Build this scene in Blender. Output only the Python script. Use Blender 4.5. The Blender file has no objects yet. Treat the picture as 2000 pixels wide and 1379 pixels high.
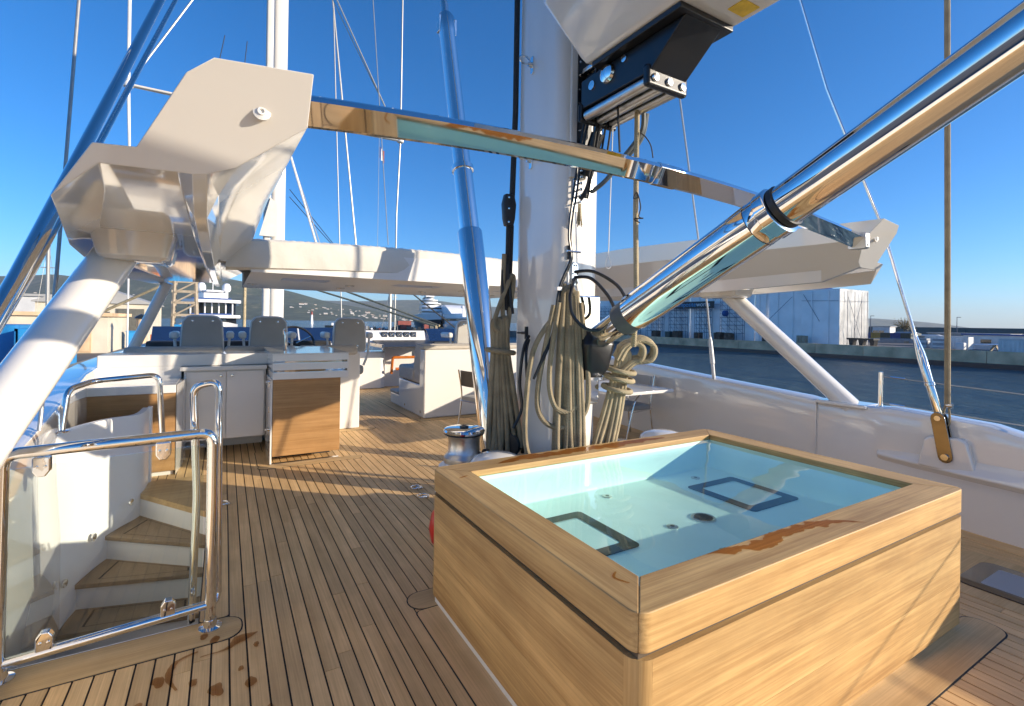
import bpy, bmesh, math, random
from mathutils import Vector, Matrix, noise
random.seed(11)
sc = bpy.context.scene
C = sc.collection
RAD = math.radians
XC = 2.27                                   # centreline of the boat (x athwart, y forward, z up, deck at z = 0)

# ------------------------------------------------------------------ camera, sky, sun, exposure
cam = bpy.data.cameras.new('camera')
cam.sensor_width = 36.0; cam.lens = 17.25; cam.shift_y = -0.0297
cam.clip_start = 0.05; cam.clip_end = 30000
cam_ob = bpy.data.objects.new('camera', cam); C.objects.link(cam_ob)
YAW, ROLL = 0.5295, 0.0162
fw = Vector((math.sin(YAW), math.cos(YAW), 0)); rt = Vector((math.cos(YAW), -math.sin(YAW), 0)); up = Vector((0, 0, 1))
r2 = rt*math.cos(ROLL) + up*math.sin(ROLL); u2 = up*math.cos(ROLL) - rt*math.sin(ROLL)
cam_ob.matrix_world = Matrix(((r2.x, u2.x, -fw.x, 0), (r2.y, u2.y, -fw.y, 0), (r2.z, u2.z, -fw.z, 1.65), (0, 0, 0, 1)))
sc.camera = cam_ob

SUN = Vector((2.94, -2.58, 1.03)).normalized()
EL = math.asin(SUN.z); AZ = math.atan2(SUN.x, SUN.y)
world = bpy.data.worlds.new('World'); sc.world = world; world.use_nodes = True
wn = world.node_tree.nodes; wl = world.node_tree.links
sky = wn.new('ShaderNodeTexSky'); sky.sky_type = 'NISHITA'; sky.sun_disc = False
sky.sun_elevation = EL; sky.sun_rotation = AZ; sky.altitude = 0; sky.air_density = 0.85; sky.dust_density = 0.7; sky.ozone_density = 6.0
hs = wn.new('ShaderNodeHueSaturation'); hs.inputs['Saturation'].default_value = 1.13
wl.new(sky.outputs[0], hs.inputs['Color']); wl.new(hs.outputs[0], wn['Background'].inputs[0]); wn['Background'].inputs[1].default_value = 0.102
sun = bpy.data.lights.new('sun', 'SUN'); sun.energy = 3.3; sun.angle = RAD(0.5); sun.color = (1.0, 0.86, 0.68)
sun_ob = bpy.data.objects.new('sun', sun); C.objects.link(sun_ob)
sun_ob.rotation_euler = SUN.to_track_quat('Z', 'Y').to_euler(); sun_ob.location = (30, -30, 12)
vs = sc.view_settings; vs.view_transform = 'Standard'; vs.look = 'None'; vs.gamma = 1.0; vs.use_curve_mapping = False
vs.exposure = 1.17
sc.render.engine = 'CYCLES'
sc.cycles.use_denoising = True
sc.cycles.max_bounces = 10; sc.cycles.transparent_max_bounces = 12; sc.cycles.glossy_bounces = 5; sc.cycles.transmission_bounces = 8
sc.cycles.sample_clamp_indirect = 6.0

# ------------------------------------------------------------------ materials
MATS = {}
def newmat(name):
    m = bpy.data.materials.new(name); m.use_nodes = True; MATS[name] = m
    return m, m.node_tree.nodes, m.node_tree.links, m.node_tree.nodes['Principled BSDF']
def coords(n, l, scale=(1, 1, 1), rnd=True):
    tc = n.new('ShaderNodeTexCoord'); mp = n.new('ShaderNodeMapping'); mp.inputs['Scale'].default_value = scale
    l.new(tc.outputs['Object'], mp.inputs['Vector'])
    if rnd:
        oi = n.new('ShaderNodeObjectInfo'); mu = n.new('ShaderNodeMath'); mu.operation = 'MULTIPLY'; mu.inputs[1].default_value = 37.0
        l.new(oi.outputs['Random'], mu.inputs[0]); l.new(mu.outputs[0], mp.inputs['Location'])
    return mp
def ramp(n, l, fac, stops):
    r = n.new('ShaderNodeValToRGB'); l.new(fac, r.inputs[0])
    e = r.color_ramp.elements
    while len(e) < len(stops): e.new(0.5)
    for i, (p, c) in enumerate(stops): e[i].position = p; e[i].color = (*c, 1)
    return r
def nz(n, l, vec, scale, detail=3, rough=0.5):
    t = n.new('ShaderNodeTexNoise'); t.inputs['Scale'].default_value = scale; t.inputs['Detail'].default_value = detail
    t.inputs['Roughness'].default_value = rough; l.new(vec, t.inputs['Vector']); return t
def bumpn(n, l, h, strength, dist, bsdf):
    b = n.new('ShaderNodeBump'); b.inputs['Strength'].default_value = strength; b.inputs['Distance'].default_value = dist
    l.new(h, b.inputs['Height']); l.new(b.outputs[0], bsdf.inputs['Normal']); return b
def mul(c, k): return tuple(min(1, v*k) for v in c)
def mat(name, col, rough=0.5, metal=0.0, var=0.08, vscale=3.0, bump=0.0, bscale=40.0, coat=0.0, tone=0.0, stretch=(1, 1, 1), rvar=0.0):
    m, n, l, b = newmat(name)
    b.inputs['Metallic'].default_value = metal; b.inputs['Roughness'].default_value = rough
    b.inputs['Coat Weight'].default_value = coat; b.inputs['Coat Roughness'].default_value = 0.04
    mp = coords(n, l, stretch)
    t = nz(n, l, mp.outputs[0], vscale, 4)
    r = ramp(n, l, t.outputs[0], [(0.3, mul(col, 1-var)), (0.7, mul(col, 1+var))])
    out = r.outputs[0]
    if tone:
        oi = n.new('ShaderNodeObjectInfo'); mr = n.new('ShaderNodeMapRange'); mr.inputs[3].default_value = 1-tone; mr.inputs[4].default_value = 1+tone
        l.new(oi.outputs['Random'], mr.inputs[0]); mx = n.new('ShaderNodeVectorMath'); mx.operation = 'SCALE'
        l.new(out, mx.inputs[0]); l.new(mr.outputs[0], mx.inputs['Scale']); out = mx.outputs[0]
    l.new(out, b.inputs['Base Color'])
    if rvar:
        t3 = nz(n, l, mp.outputs[0], vscale*2.3, 5)
        mr = n.new('ShaderNodeMapRange'); mr.inputs[1].default_value = 0.3; mr.inputs[2].default_value = 0.7
        mr.inputs[3].default_value = max(0.0, rough-rvar); mr.inputs[4].default_value = rough+rvar
        l.new(t3.outputs[0], mr.inputs[0]); l.new(mr.outputs[0], b.inputs['Roughness'])
    if bump:
        t2 = nz(n, l, mp.outputs[0], bscale, 3); bumpn(n, l, t2.outputs[0], bump, 0.01, b)
    return m
def wood(name, c1, c2, axis, rough=0.55, tone=0.12, fine=90.0, coat=0.0):
    m, n, l, b = newmat(name)
    s = [fine, fine, fine]; s[axis] = 2.2
    mp = coords(n, l, tuple(s)); t = nz(n, l, mp.outputs[0], 1.0, 5, 0.62)
    s = [11.0, 11.0, 11.0]; s[axis] = 0.8
    mp2 = coords(n, l, tuple(s)); t2 = nz(n, l, mp2.outputs[0], 1.0, 4, 0.55)
    mp3 = coords(n, l, (3.0, 3.0, 3.0)); t3 = nz(n, l, mp3.outputs[0], 1.0, 5, 0.6)
    add = n.new('ShaderNodeMath'); add.operation = 'MULTIPLY_ADD'; add.inputs[1].default_value = 0.52
    l.new(t2.outputs[0], add.inputs[0])
    m2 = n.new('ShaderNodeMath'); m2.operation = 'MULTIPLY'; m2.inputs[1].default_value = 0.48; l.new(t.outputs[0], m2.inputs[0]); l.new(m2.outputs[0], add.inputs[2])
    r = ramp(n, l, add.outputs[0], [(0.34, c2), (0.49, tuple((a+b_)/2 for a, b_ in zip(c1, c2))), (0.62, c1)])
    oi = n.new('ShaderNodeObjectInfo'); mr = n.new('ShaderNodeMapRange'); mr.inputs[3].default_value = 1-tone; mr.inputs[4].default_value = 1+tone
    l.new(oi.outputs['Random'], mr.inputs[0])
    w3 = n.new('ShaderNodeMapRange'); w3.inputs[1].default_value = 0.3; w3.inputs[2].default_value = 0.75; w3.inputs[3].default_value = 0.86; w3.inputs[4].default_value = 1.1
    l.new(t3.outputs[0], w3.inputs[0])
    mm = n.new('ShaderNodeMath'); mm.operation = 'MULTIPLY'; l.new(mr.outputs[0], mm.inputs[0]); l.new(w3.outputs[0], mm.inputs[1])
    mx = n.new('ShaderNodeVectorMath'); mx.operation = 'SCALE'; l.new(r.outputs[0], mx.inputs[0]); l.new(mm.outputs[0], mx.inputs['Scale'])
    l.new(mx.outputs[0], b.inputs['Base Color']); b.inputs['Roughness'].default_value = rough; b.inputs['Coat Weight'].default_value = coat
    bumpn(n, l, t.outputs[0], 0.25, 0.002, b)
    return m
TE1, TE2 = (0.63, 0.405, 0.16), (0.35, 0.19, 0.06)
for ax, nm in enumerate('xyz'): wood('teak_'+nm, TE1, TE2, ax)
wood('deck_teak', (0.80, 0.53, 0.25), (0.55, 0.335, 0.14), 1, rough=0.6, tone=0.13, fine=160)
wood('deck_teak_x', (0.66, 0.445, 0.21), (0.46, 0.29, 0.12), 0, rough=0.62, tone=0.1, fine=160)
wood('panel_teak', (0.46, 0.26, 0.105), (0.31, 0.16, 0.055), 0, rough=0.35, tone=0.05, coat=0.3)
wood('varnished', (0.50, 0.17, 0.035), (0.36, 0.10, 0.02), 0, rough=0.15, tone=0.05, coat=1.0)
mat('roof_gel', (0.78, 0.765, 0.73), 0.45, var=0.02)
mat('stair_white', (0.86, 0.845, 0.81), 0.25, var=0.015)
mat('gelcoat', (0.75, 0.725, 0.68), 0.12, var=0.015, vscale=1.2, coat=0.6)
mat('gelcoat_warm', (0.76, 0.735, 0.69), 0.09, var=0.02, vscale=1.2, coat=1.0)
mat('spar_paint', (0.71, 0.675, 0.615), 0.14, var=0.03, vscale=1.5, coat=0.7, stretch=(3, 3, 0.5))
mat('chrome', (0.80, 0.79, 0.77), 0.035, 1.0, var=0.02, vscale=3, rvar=0.02)
mat('steel', (0.74, 0.73, 0.71), 0.16, 1.0, var=0.06, vscale=9, rvar=0.06)
mat('steel_dark_reflection', (0.24, 0.22, 0.20), 0.12, 1.0, var=0.1, vscale=9)  # steel with the shaded deck's reflection put into its colour, for the link plates
mat('steel_brushed', (0.62, 0.61, 0.59), 0.33, 1.0, var=0.1, vscale=14, bump=0.05, bscale=120)
mat('black_metal', (0.007, 0.0075, 0.009), 0.38, 0.0, var=0.3, vscale=6, coat=0.1)
mat('black_plastic', (0.02, 0.02, 0.021), 0.42, var=0.3, vscale=8)
mat('black_rope', (0.028, 0.027, 0.026), 0.75, var=0.3, vscale=60, bump=0.3, bscale=300)
mat('grey_rubber', (0.09, 0.105, 0.11), 0.5, var=0.15, vscale=9)
mat('caulk', (0.022, 0.022, 0.022), 0.75, var=0.25, vscale=30)
mat('canvas', (0.66, 0.63, 0.56), 0.8, var=0.06, vscale=2.5, bump=0.9, bscale=5)
mat('upholstery', (0.50, 0.455, 0.39), 0.85, var=0.07, vscale=14, bump=0.15, bscale=260)
mat('upholstery_grey', (0.42, 0.40, 0.365), 0.6, var=0.05, vscale=5, bump=0.05, bscale=160)
mat('brown_leather', (0.10, 0.075, 0.05), 0.45, var=0.15, vscale=9)
mat('white_plastic', (0.74, 0.72, 0.68), 0.35, var=0.04, vscale=5)
mat('red_plastic', (0.55, 0.02, 0.015), 0.3, var=0.1)
mat('yellow_tape', (0.75, 0.50, 0.04), 0.5, var=0.15, vscale=20)
mat('orange_wood', (0.55, 0.16, 0.03), 0.2, var=0.15, coat=0.8)
mat('basin', (0.80, 0.92, 0.865), 0.4, var=0.03, vscale=4)
mat('navy_glass', (0.012, 0.030, 0.085), 0.05, var=0.1, coat=1.0)
mat('dark_glass', (0.012, 0.013, 0.014), 0.04, var=0.1, coat=1.0)
mat('tread_teak', (0.26, 0.19, 0.12), 0.7, var=0.15, vscale=14, stretch=(1, 0.2, 1))
mat('tread', (0.33, 0.25, 0.17), 0.7, var=0.15, vscale=8, bump=0.1, bscale=60)
mat('hose', (0.012, 0.012, 0.013), 0.28, var=0.1)
mat('wire', (0.42, 0.41, 0.38), 0.4, 0.6, var=0.1, vscale=20)
mat('white_cord', (0.80, 0.78, 0.74), 0.7, var=0.05)
# braided rope: fine diagonal bumps
def rope_mat(name, col):
    m, n, l, b = newmat(name)
    mp = coords(n, l, (1, 1, 1), False)
    w = n.new('ShaderNodeTexWave'); w.wave_type = 'BANDS'; w.bands_direction = 'DIAGONAL'; w.inputs['Scale'].default_value = 60; w.inputs['Distortion'].default_value = 1.5
    l.new(mp.outputs[0], w.inputs['Vector'])
    t = nz(n, l, mp.outputs[0], 9, 4)
    r = ramp(n, l, t.outputs[0], [(0.3, mul(col, 0.72)), (0.7, mul(col, 1.18))])
    mx = n.new('ShaderNodeMix'); mx.data_type = 'RGBA'; mx.blend_type = 'MULTIPLY'; mx.inputs[0].default_value = 0.55
    r2_ = ramp(n, l, w.outputs[0], [(0.15, (0.45, 0.42, 0.36)), (0.6, (1, 1, 1))])
    l.new(r.outputs[0], mx.inputs[6]); l.new(r2_.outputs[0], mx.inputs[7]); l.new(mx.outputs[2], b.inputs['Base Color'])
    b.inputs['Roughness'].default_value = 0.8
    bumpn(n, l, w.outputs[0], 0.7, 0.003, b)
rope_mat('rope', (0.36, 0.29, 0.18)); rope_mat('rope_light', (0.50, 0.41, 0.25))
# spa water, sea, panes
m, n, l, b = newmat('sea')
b.inputs['Base Color'].default_value = (0.10, 0.155, 0.175, 1); b.inputs['Roughness'].default_value = 0.08; b.inputs['IOR'].default_value = 1.33
mp = coords(n, l, (1, 0.38, 1), False); t = nz(n, l, mp.outputs[0], 1.3, 5, 0.62); t2 = nz(n, l, mp.outputs[0], 0.2, 3, 0.5)
ad = n.new('ShaderNodeMath'); ad.operation = 'MULTIPLY_ADD'; ad.inputs[1].default_value = 2.0; l.new(t2.outputs[0], ad.inputs[0]); l.new(t.outputs[0], ad.inputs[2])
bumpn(n, l, ad.outputs[0], 0.9, 0.9, b)
def pane(name, tint, gloss=0.0, ior=1.5, k=1.0):
    m, n, l, b = newmat(name); n.remove(b)
    o = n['Material Output']; tr = n.new('ShaderNodeBsdfTransparent'); tr.inputs[0].default_value = (*tint, 1)
    gl = n.new('ShaderNodeBsdfGlossy'); gl.inputs['Roughness'].default_value = gloss
    fr = n.new('ShaderNodeLayerWeight'); fr.inputs[0].default_value = 0.5; pw = n.new('ShaderNodeMath'); pw.operation = 'POWER'; pw.inputs[1].default_value = 5.0; l.new(fr.outputs['Facing'], pw.inputs[0])
    f0 = ((ior-1)/(ior+1))**2; mk = n.new('ShaderNodeMath'); mk.operation = 'MULTIPLY_ADD'; mk.inputs[1].default_value = (1-f0)*k; mk.inputs[2].default_value = f0*k; l.new(pw.outputs[0], mk.inputs[0]); mx = n.new('ShaderNodeMixShader')
    l.new(mk.outputs[0], mx.inputs[0]); l.new(tr.outputs[0], mx.inputs[1]); l.new(gl.outputs[0], mx.inputs[2]); l.new(mx.outputs[0], o.inputs[0])
pane('spa_water', (0.78, 0.955, 0.925), 0.0, 1.33); pane('clear_glass', (0.90, 0.94, 0.93)); pane('wet_film', (0.80, 0.60, 0.40), 0.22, 1.33, 0.28); pane('deck_film', (0.66, 0.53, 0.42), 0.2, 1.33, 0.3); pane('skylight_glass', (0.55, 0.75, 0.85))
# the shore
mat('concrete', (0.66, 0.46, 0.28), 0.85, var=0.35, vscale=0.35, bump=0.3, bscale=2)
mat('asphalt', (0.14, 0.13, 0.12), 0.9, var=0.25, vscale=0.25)
mat('wrap', (0.84, 0.84, 0.84), 0.35, var=0.07, vscale=0.35, bump=0.6, bscale=0.5, tone=0.05)
mat('wrap_silver', (0.38, 0.38, 0.38), 0.3, 0.2, var=0.2, vscale=0.6, bump=1.0, bscale=0.8)
mat('scaffold', (0.10, 0.12, 0.17), 0.6, 0.3, var=0.2)
mat('sign_black', (0.02, 0.02, 0.022), 0.5, var=0.2)
mat('sign_blue', (0.05, 0.32, 0.62), 0.5, var=0.05)
mat('sign_white', (0.75, 0.76, 0.78), 0.5, var=0.05)
mat('rust_block', (0.13, 0.085, 0.06), 0.9, var=0.5, vscale=1.2, bump=0.5, bscale=2, tone=0.25)
for nm, c in (('c_blue', (0.02, 0.07, 0.25)), ('c_cyan', (0.02, 0.24, 0.55)), ('c_yellow', (0.38, 0.27, 0.07)), ('c_green', (0.05, 0.07, 0.06)), ('c_white', (0.62, 0.63, 0.63)),
              ('c_grey', (0.30, 0.32, 0.34)), ('c_red', (0.25, 0.05, 0.035)), ('c_orange', (0.55, 0.16, 0.03))):
    mat(nm, c, 0.5, var=0.15, vscale=0.6)
mat('cream_wall', (0.62, 0.56, 0.44), 0.85, var=0.12, vscale=0.5)
mat('roof_grey', (0.36, 0.36, 0.35), 0.7, var=0.15, vscale=0.3)
mat('shed_dark', (0.12, 0.12, 0.105), 0.8, var=0.2)
mat('timber', (0.36, 0.30, 0.22), 0.85, var=0.2, vscale=1.5)
mat('hull_white', (0.80, 0.80, 0.80), 0.22, var=0.03, vscale=0.3, coat=0.4)
mat('hull_dark', (0.02, 0.028, 0.035), 0.3, var=0.2)
mat('house', (0.55, 0.51, 0.46), 0.85, var=0.1, vscale=0.05, tone=0.25)
mat('house_roof', (0.42, 0.22, 0.14), 0.85, var=0.15, vscale=0.05)
mat('twig', (0.24, 0.18, 0.10), 0.9, var=0.2)
mat('leaf', (0.20, 0.16, 0.06), 0.8, var=0.3)
m, n, l, b = newmat('forest')
mp = coords(n, l, (1, 1, 1), False); t = nz(n, l, mp.outputs[0], 0.010, 8, 0.72); t2 = nz(n, l, mp.outputs[0], 0.05, 6, 0.7)
r = ramp(n, l, t.outputs[0], [(0.36, (0.018, 0.040, 0.018)), (0.50, (0.035, 0.062, 0.026)), (0.60, (0.09, 0.10, 0.045)), (0.70, (0.26, 0.22, 0.13))])
r_ = ramp(n, l, t2.outputs[0], [(0.3, (0.5, 0.5, 0.5)), (0.7, (1.25, 1.25, 1.25))])
mx = n.new('ShaderNodeMix'); mx.data_type = 'RGBA'; mx.blend_type = 'MULTIPLY'; mx.inputs[0].default_value = 1.0
l.new(r.outputs[0], mx.inputs[6]); l.new(r_.outputs[0], mx.inputs[7]); l.new(mx.outputs[2], b.inputs['Base Color']); b.inputs['Roughness'].default_value = 0.95

# ------------------------------------------------------------------ building helpers
ORG = {}
class MB:
    def __init__(s): s.v = []; s.f = []
    def add(s, vs, fs):
        k = len(s.v); s.v += [Vector(p) for p in vs]; s.f += [tuple(i+k for i in q) for q in fs]; return s
    def box(s, x0, x1, y0, y1, z0, z1, m=None):
        vs = [Vector(p) for p in ((x0,y0,z0),(x1,y0,z0),(x1,y1,z0),(x0,y1,z0),(x0,y0,z1),(x1,y0,z1),(x1,y1,z1),(x0,y1,z1))]
        if m is not None: vs = [m @ p for p in vs]
        return s.add(vs, [(3,2,1,0),(4,5,6,7),(0,1,5,4),(1,2,6,5),(2,3,7,6),(3,0,4,7)])
    def prism(s, poly, axis, a, b):
        # polygon in the plane normal to axis (0: y,z  1: x,z  2: x,y), swept from a to b
        def P(p, t):
            return (t, p[0], p[1]) if axis == 0 else (p[0], t, p[1]) if axis == 1 else (p[0], p[1], t)
        k = len(poly)
        vs = [P(p, a) for p in poly] + [P(p, b) for p in poly]
        fs = [tuple(range(k))[::-1], tuple(range(k, 2*k))] + [(i, (i+1) % k, k+(i+1) % k, k+i) for i in range(k)]
        return s.add(vs, fs)
    def loft(s, secs, cap=True, closed=True):
        k = len(secs[0]); vs = [p for q in secs for p in q]; fs = []
        for i in range(len(secs)-1):
            for j in range(k if closed else k-1):
                a = i*k+j; b = i*k+(j+1) % k
                fs.append((a, b, b+k, a+k))
        if cap: fs += [tuple(range(k))[::-1], tuple(range((len(secs)-1)*k, len(secs)*k))]
        return s.add(vs, fs)
    def tube(s, path, r, n=10, closed=False, ry=None, cap=True):
        path = [Vector(p) for p in path]; m = len(path)
        rs = list(r) if isinstance(r, (list, tuple)) else [r]*m
        secs = []; nrm = None
        for i in range(m):
            a = path[i-1] if (i > 0 or closed) else path[0]; b = path[(i+1) % m] if (i < m-1 or closed) else path[-1]
            t = (b-a).normalized()
            if nrm is None:
                nrm = Vector((0, 0, 1)).cross(t)
                if nrm.length < 1e-3: nrm = Vector((1, 0, 0)).cross(t)
                nrm.normalize()
            nrm = (nrm - t*nrm.dot(t)).normalized(); bn = t.cross(nrm)
            k2 = ry if ry else rs[i]
            secs.append([path[i] + nrm*rs[i]*math.cos(2*math.pi*j/n) + bn*k2*math.sin(2*math.pi*j/n) for j in range(n)])
        if closed: secs.append(secs[0]); return s.loft(secs, False)
        return s.loft(secs, cap)
    def lathe(s, prof, c=(0, 0, 0), axis=(0, 0, 1), n=24):
        ax = Vector(axis).normalized(); e = Vector((1, 0, 0)) if abs(ax.x) < 0.9 else Vector((0, 1, 0))
        u = ax.cross(e).normalized(); w = ax.cross(u); c = Vector(c)
        return s.loft([[c + ax*h + (u*math.cos(2*math.pi*j/n) + w*math.sin(2*math.pi*j/n))*max(r, 1e-4) for j in range(n)] for r, h in prof])
    def build(s, name, mt, parent=None, smooth=35, bevel=0, seg=2, label=None, kind=None, cat=None, group=None, wobble=None):
        o0 = ORG.get(parent.name, Vector()) if parent else Vector()
        if parent is None: o0 = Vector(s.base()) if not kind else Vector()
        me = bpy.data.meshes.new(name); me.from_pydata([v-o0 for v in s.v], [], s.f)
        bm = bmesh.new(); bm.from_mesh(me); bmesh.ops.recalc_face_normals(bm, faces=bm.faces); bm.to_mesh(me); bm.free()
        if smooth:
            me.polygons.foreach_set('use_smooth', [True]*len(me.polygons)); me.set_sharp_from_angle(angle=RAD(smooth))
        me.materials.append(MATS[mt])
        o = bpy.data.objects.new(name, me); C.objects.link(o)
        if parent: o.parent = parent
        else: o.location = o0
        ORG[o.name] = o0
        if bevel:
            b = o.modifiers.new('bevel', 'BEVEL'); b.width = bevel; b.segments = seg; b.limit_method = 'ANGLE'; b.angle_limit = RAD(30); b.harden_normals = True
        for k, v in (('label', label), ('kind', kind), ('category', cat), ('group', group)):
            if v: o[k] = v
        return o
    def base(s):
        xs = [v.x for v in s.v]; ys = [v.y for v in s.v]; zs = [v.z for v in s.v]
        return ((min(xs)+max(xs))/2, (min(ys)+max(ys))/2, min(zs))
def thing(name, label, cat, loc, group=None):
    o = bpy.data.objects.new(name, None); C.objects.link(o); o.location = loc; o.empty_display_size = 0.1
    o['label'] = label; o['category'] = cat
    if group: o['group'] = group
    ORG[o.name] = Vector(loc); return o
def copy_thing(root, loc, label, group=None):
    r = root.copy(); C.objects.link(r); r.location = loc; r['label'] = label
    if group: r['group'] = group
    for ch in root.children:
        c = ch.copy(); C.objects.link(c); c.parent = r
        for g in ch.children:
            d = g.copy(); C.objects.link(d); d.parent = c
    return r
def L(a, b, t): return Vector(a)*(1-t) + Vector(b)*t
def smoothpath(pts, k=6, closed=False):
    pts = [Vector(p) for p in pts]; n = len(pts); out = []
    for i in range(n if closed else n-1):
        p0 = pts[i-1] if (i or closed) else pts[0]; p1 = pts[i]; p2 = pts[(i+1) % n]; p3 = pts[(i+2) % n] if (i+2 < n or closed) else pts[-1]
        for j in range(k):
            t = j/k; out.append(0.5*((2*p1)+(p2-p0)*t+(2*p0-5*p1+4*p2-p3)*t*t+(3*p1-p0-3*p2+p3)*t**3))
    if not closed: out.append(pts[-1])
    return out
def bent(pts, r, k=5):
    # polyline with rounded corners of radius r
    pts = [Vector(p) for p in pts]; out = [pts[0]]
    for i in range(1, len(pts)-1):
        a = (pts[i-1]-pts[i]); b = (pts[i+1]-pts[i]); q = min(r, a.length*0.49, b.length*0.49)
        p0 = pts[i]+a.normalized()*q; p2 = pts[i]+b.normalized()*q
        for j in range(k+1):
            t = j/k; out.append(p0*(1-t)**2 + pts[i]*2*t*(1-t) + p2*t*t)
    out.append(pts[-1]); return out
def rrect(x0, x1, y0, y1, r, k=5):
    out = []
    for cx, cy, a0 in ((x1-r, y0+r, -90), (x1-r, y1-r, 0), (x0+r, y1-r, 90), (x0+r, y0+r, 180)):
        for j in range(k+1):
            a = RAD(a0+90*j/k); out.append((cx+r*math.cos(a), cy+r*math.sin(a)))
    return out

# ------------------------------------------------------------------ sea and the boat's hull and deck
SEA_Z = -4.6
MB().add([(-9000, -3000, SEA_Z), (9000, -3000, SEA_Z), (9000, 9000, SEA_Z), (-9000, 9000, SEA_Z)], [(0, 1, 2, 3)]).build('sea', 'sea', kind='structure', smooth=0)

def xin(y):                                  # half width of the deck inside the bulwark
    return 2.98 + (y-1.4)*0.087 if y < 7 else 3.467 - (y-7)*0.012
hull = MB()
secs = []
for y, w, zt in ((-9, 3.0, -0.02), (0, 3.2, -0.02), (7, 3.75, -0.02), (12.4, 3.7, -0.02), (12.41, 3.7, -1.5), (22, 3.2, -1.5), (32, 1.6, -1.4), (38, 0.1, -1.2)):
    secs.append([(XC-w, y, zt), (XC+w, y, zt), (XC+w*0.97, y, -3), (XC+w*0.85, y, -4.9), (XC-w*0.85, y, -4.9), (XC-w*0.97, y, -3)])
WX0, WX1, WY0, WY1 = -1.06, -0.10, 3.12, 6.05       # stair well opening
# hull without a top between y -9 and 12.4 so the stair well stays open
m = MB().loft([[q[1], q[2], q[3], q[4], q[5], q[0]] for q in secs], True, False)
m.add([(XC-3.7, 12.41, -1.5), (XC+3.7, 12.41, -1.5), (XC+3.2, 22, -1.5), (XC-3.2, 22, -1.5)], [(0, 1, 2, 3)])
m.add([(XC-3.2, 22, -1.5), (XC+3.2, 22, -1.5), (XC+1.6, 32, -1.4), (XC-1.6, 32, -1.4)], [(0, 1, 2, 3)])
m.add([(XC-1.6, 32, -1.4), (XC+1.6, 32, -1.4), (XC, 38, -1.2)], [(0, 1, 2)])
m.build('hull', 'gelcoat', kind='structure', smooth=0)

deck = MB()
Z0 = -0.006
for x0, x1, y0, y1 in ((-1.2, 6.0, -6, WY0), (WX1, 6.0, WY0, WY1), (-1.3, 6.0, WY1, 12.45)):
    deck.add([(x0, y0, Z0), (x1, y0, Z0), (x1, y1, Z0), (x0, y1, Z0)], [(0, 1, 2, 3)])
deck_ob = deck.build('deck', 'caulk', kind='structure', smooth=0)
# teak planks laid fore and aft, butt joints staggered
PW, X0P = 0.0765, 0.042
SX0, SX1, SY0, SY1 = 1.078, 3.534, 1.065, 2.759    # spa footprint
planks = []
for k in range(-16, 75):
    xa = X0P + k*PW + 0.0042; xb = xa + PW - 0.0084
    y = -3.0 - (k*0.731 % 1.9)
    if k % 2: y -= 0.9
    while y < 12.4:
        ln = 1.75 + 0.5*((k*0.37 + y*0.21) % 1)
        ya, yb = y, min(y+ln, 12.42); y += ln
        if yb < -3 or xa > XC + xin(max(ya, 0)) + 0.02 or xb < XC - xin(max(ya, 0)) - 0.1: continue
        spans = [(ya+0.0014, yb-0.0014)]
        if xb > WX0 and xa < WX1:                              # cut at the stair well
            spans = [q for a, b in spans for q in ((a, min(b, WY0)), (max(a, WY1), b)) if q[1]-q[0] > 0.03]
        if xa > SX0+0.1 and xb < SX1-0.1:                      # nothing under the spa
            spans = [q for a, b in spans for q in ((a, min(b, SY0+0.08)), (max(a, SY1-0.08), b)) if q[1]-q[0] > 0.03]
        if xa > -1.3 and xb < 0.46: spans = [q for a, b in spans for q in ((a, min(b, 7.35)),) if q[1]-q[0] > 0.03]
        elif xb < 1.8: spans = [q for a, b in spans for q in ((a, min(b, 7.75)),) if q[1]-q[0] > 0.03]
        for a, b in spans: planks.append((xa, xb, a, b))
def plank_rank(p):
    cx, cy = (p[0]+p[1])/2, (p[2]+p[3])/2
    d = cx*fw.x + cy*fw.y; r_ = cx*rt.x + cy*rt.y
    best = 0
    for t in (0.1, 0.5, 0.9):
        cy = p[2]*(1-t)+p[3]*t; d = cx*fw.x+cy*fw.y; r_ = cx*rt.x+cy*rt.y
        if d > 1.9 and abs(r_/d) < 1.06 and 1.65/d < 0.80:
            if cx > 1.1 and cy < 2.9 and cx < 3.6: continue
            best = max(best, (p[3]-p[2])/(d*d))
    return -best
planks.sort(key=plank_rank)
rest = MB()
for i, p in enumerate(planks):
    dz = random.uniform(-0.0006, 0.0006)
    if i < 300: MB().box(*p, -0.03, dz).build('plank', 'deck_teak', deck_ob, smooth=0)
    else: rest.box(*p, -0.03, dz)
o = rest.build('planking', 'deck_teak', deck_ob, smooth=0, kind='stuff')
def margin(name_parent, boards, zt=0.0035):
    # teak border boards with a dark seam all round
    for poly, mt in boards:
        cx = sum(p[0] for p in poly)/len(poly); cy = sum(p[1] for p in poly)/len(poly)
        xs = [p[0] for p in poly]; ys = [p[1] for p in poly]
        sx = 1+0.014/(max(xs)-min(xs)); sy = 1+0.014/(max(ys)-min(ys))
        MB().prism([(cx+(p[0]-cx)*sx, cy+(p[1]-cy)*sy) for p in poly], 2, -0.02, zt-0.002).build('seam', 'caulk', deck_ob, smooth=0)
        MB().prism(poly, 2, -0.02, zt).build('border_board', mt, deck_ob, smooth=0)
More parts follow.
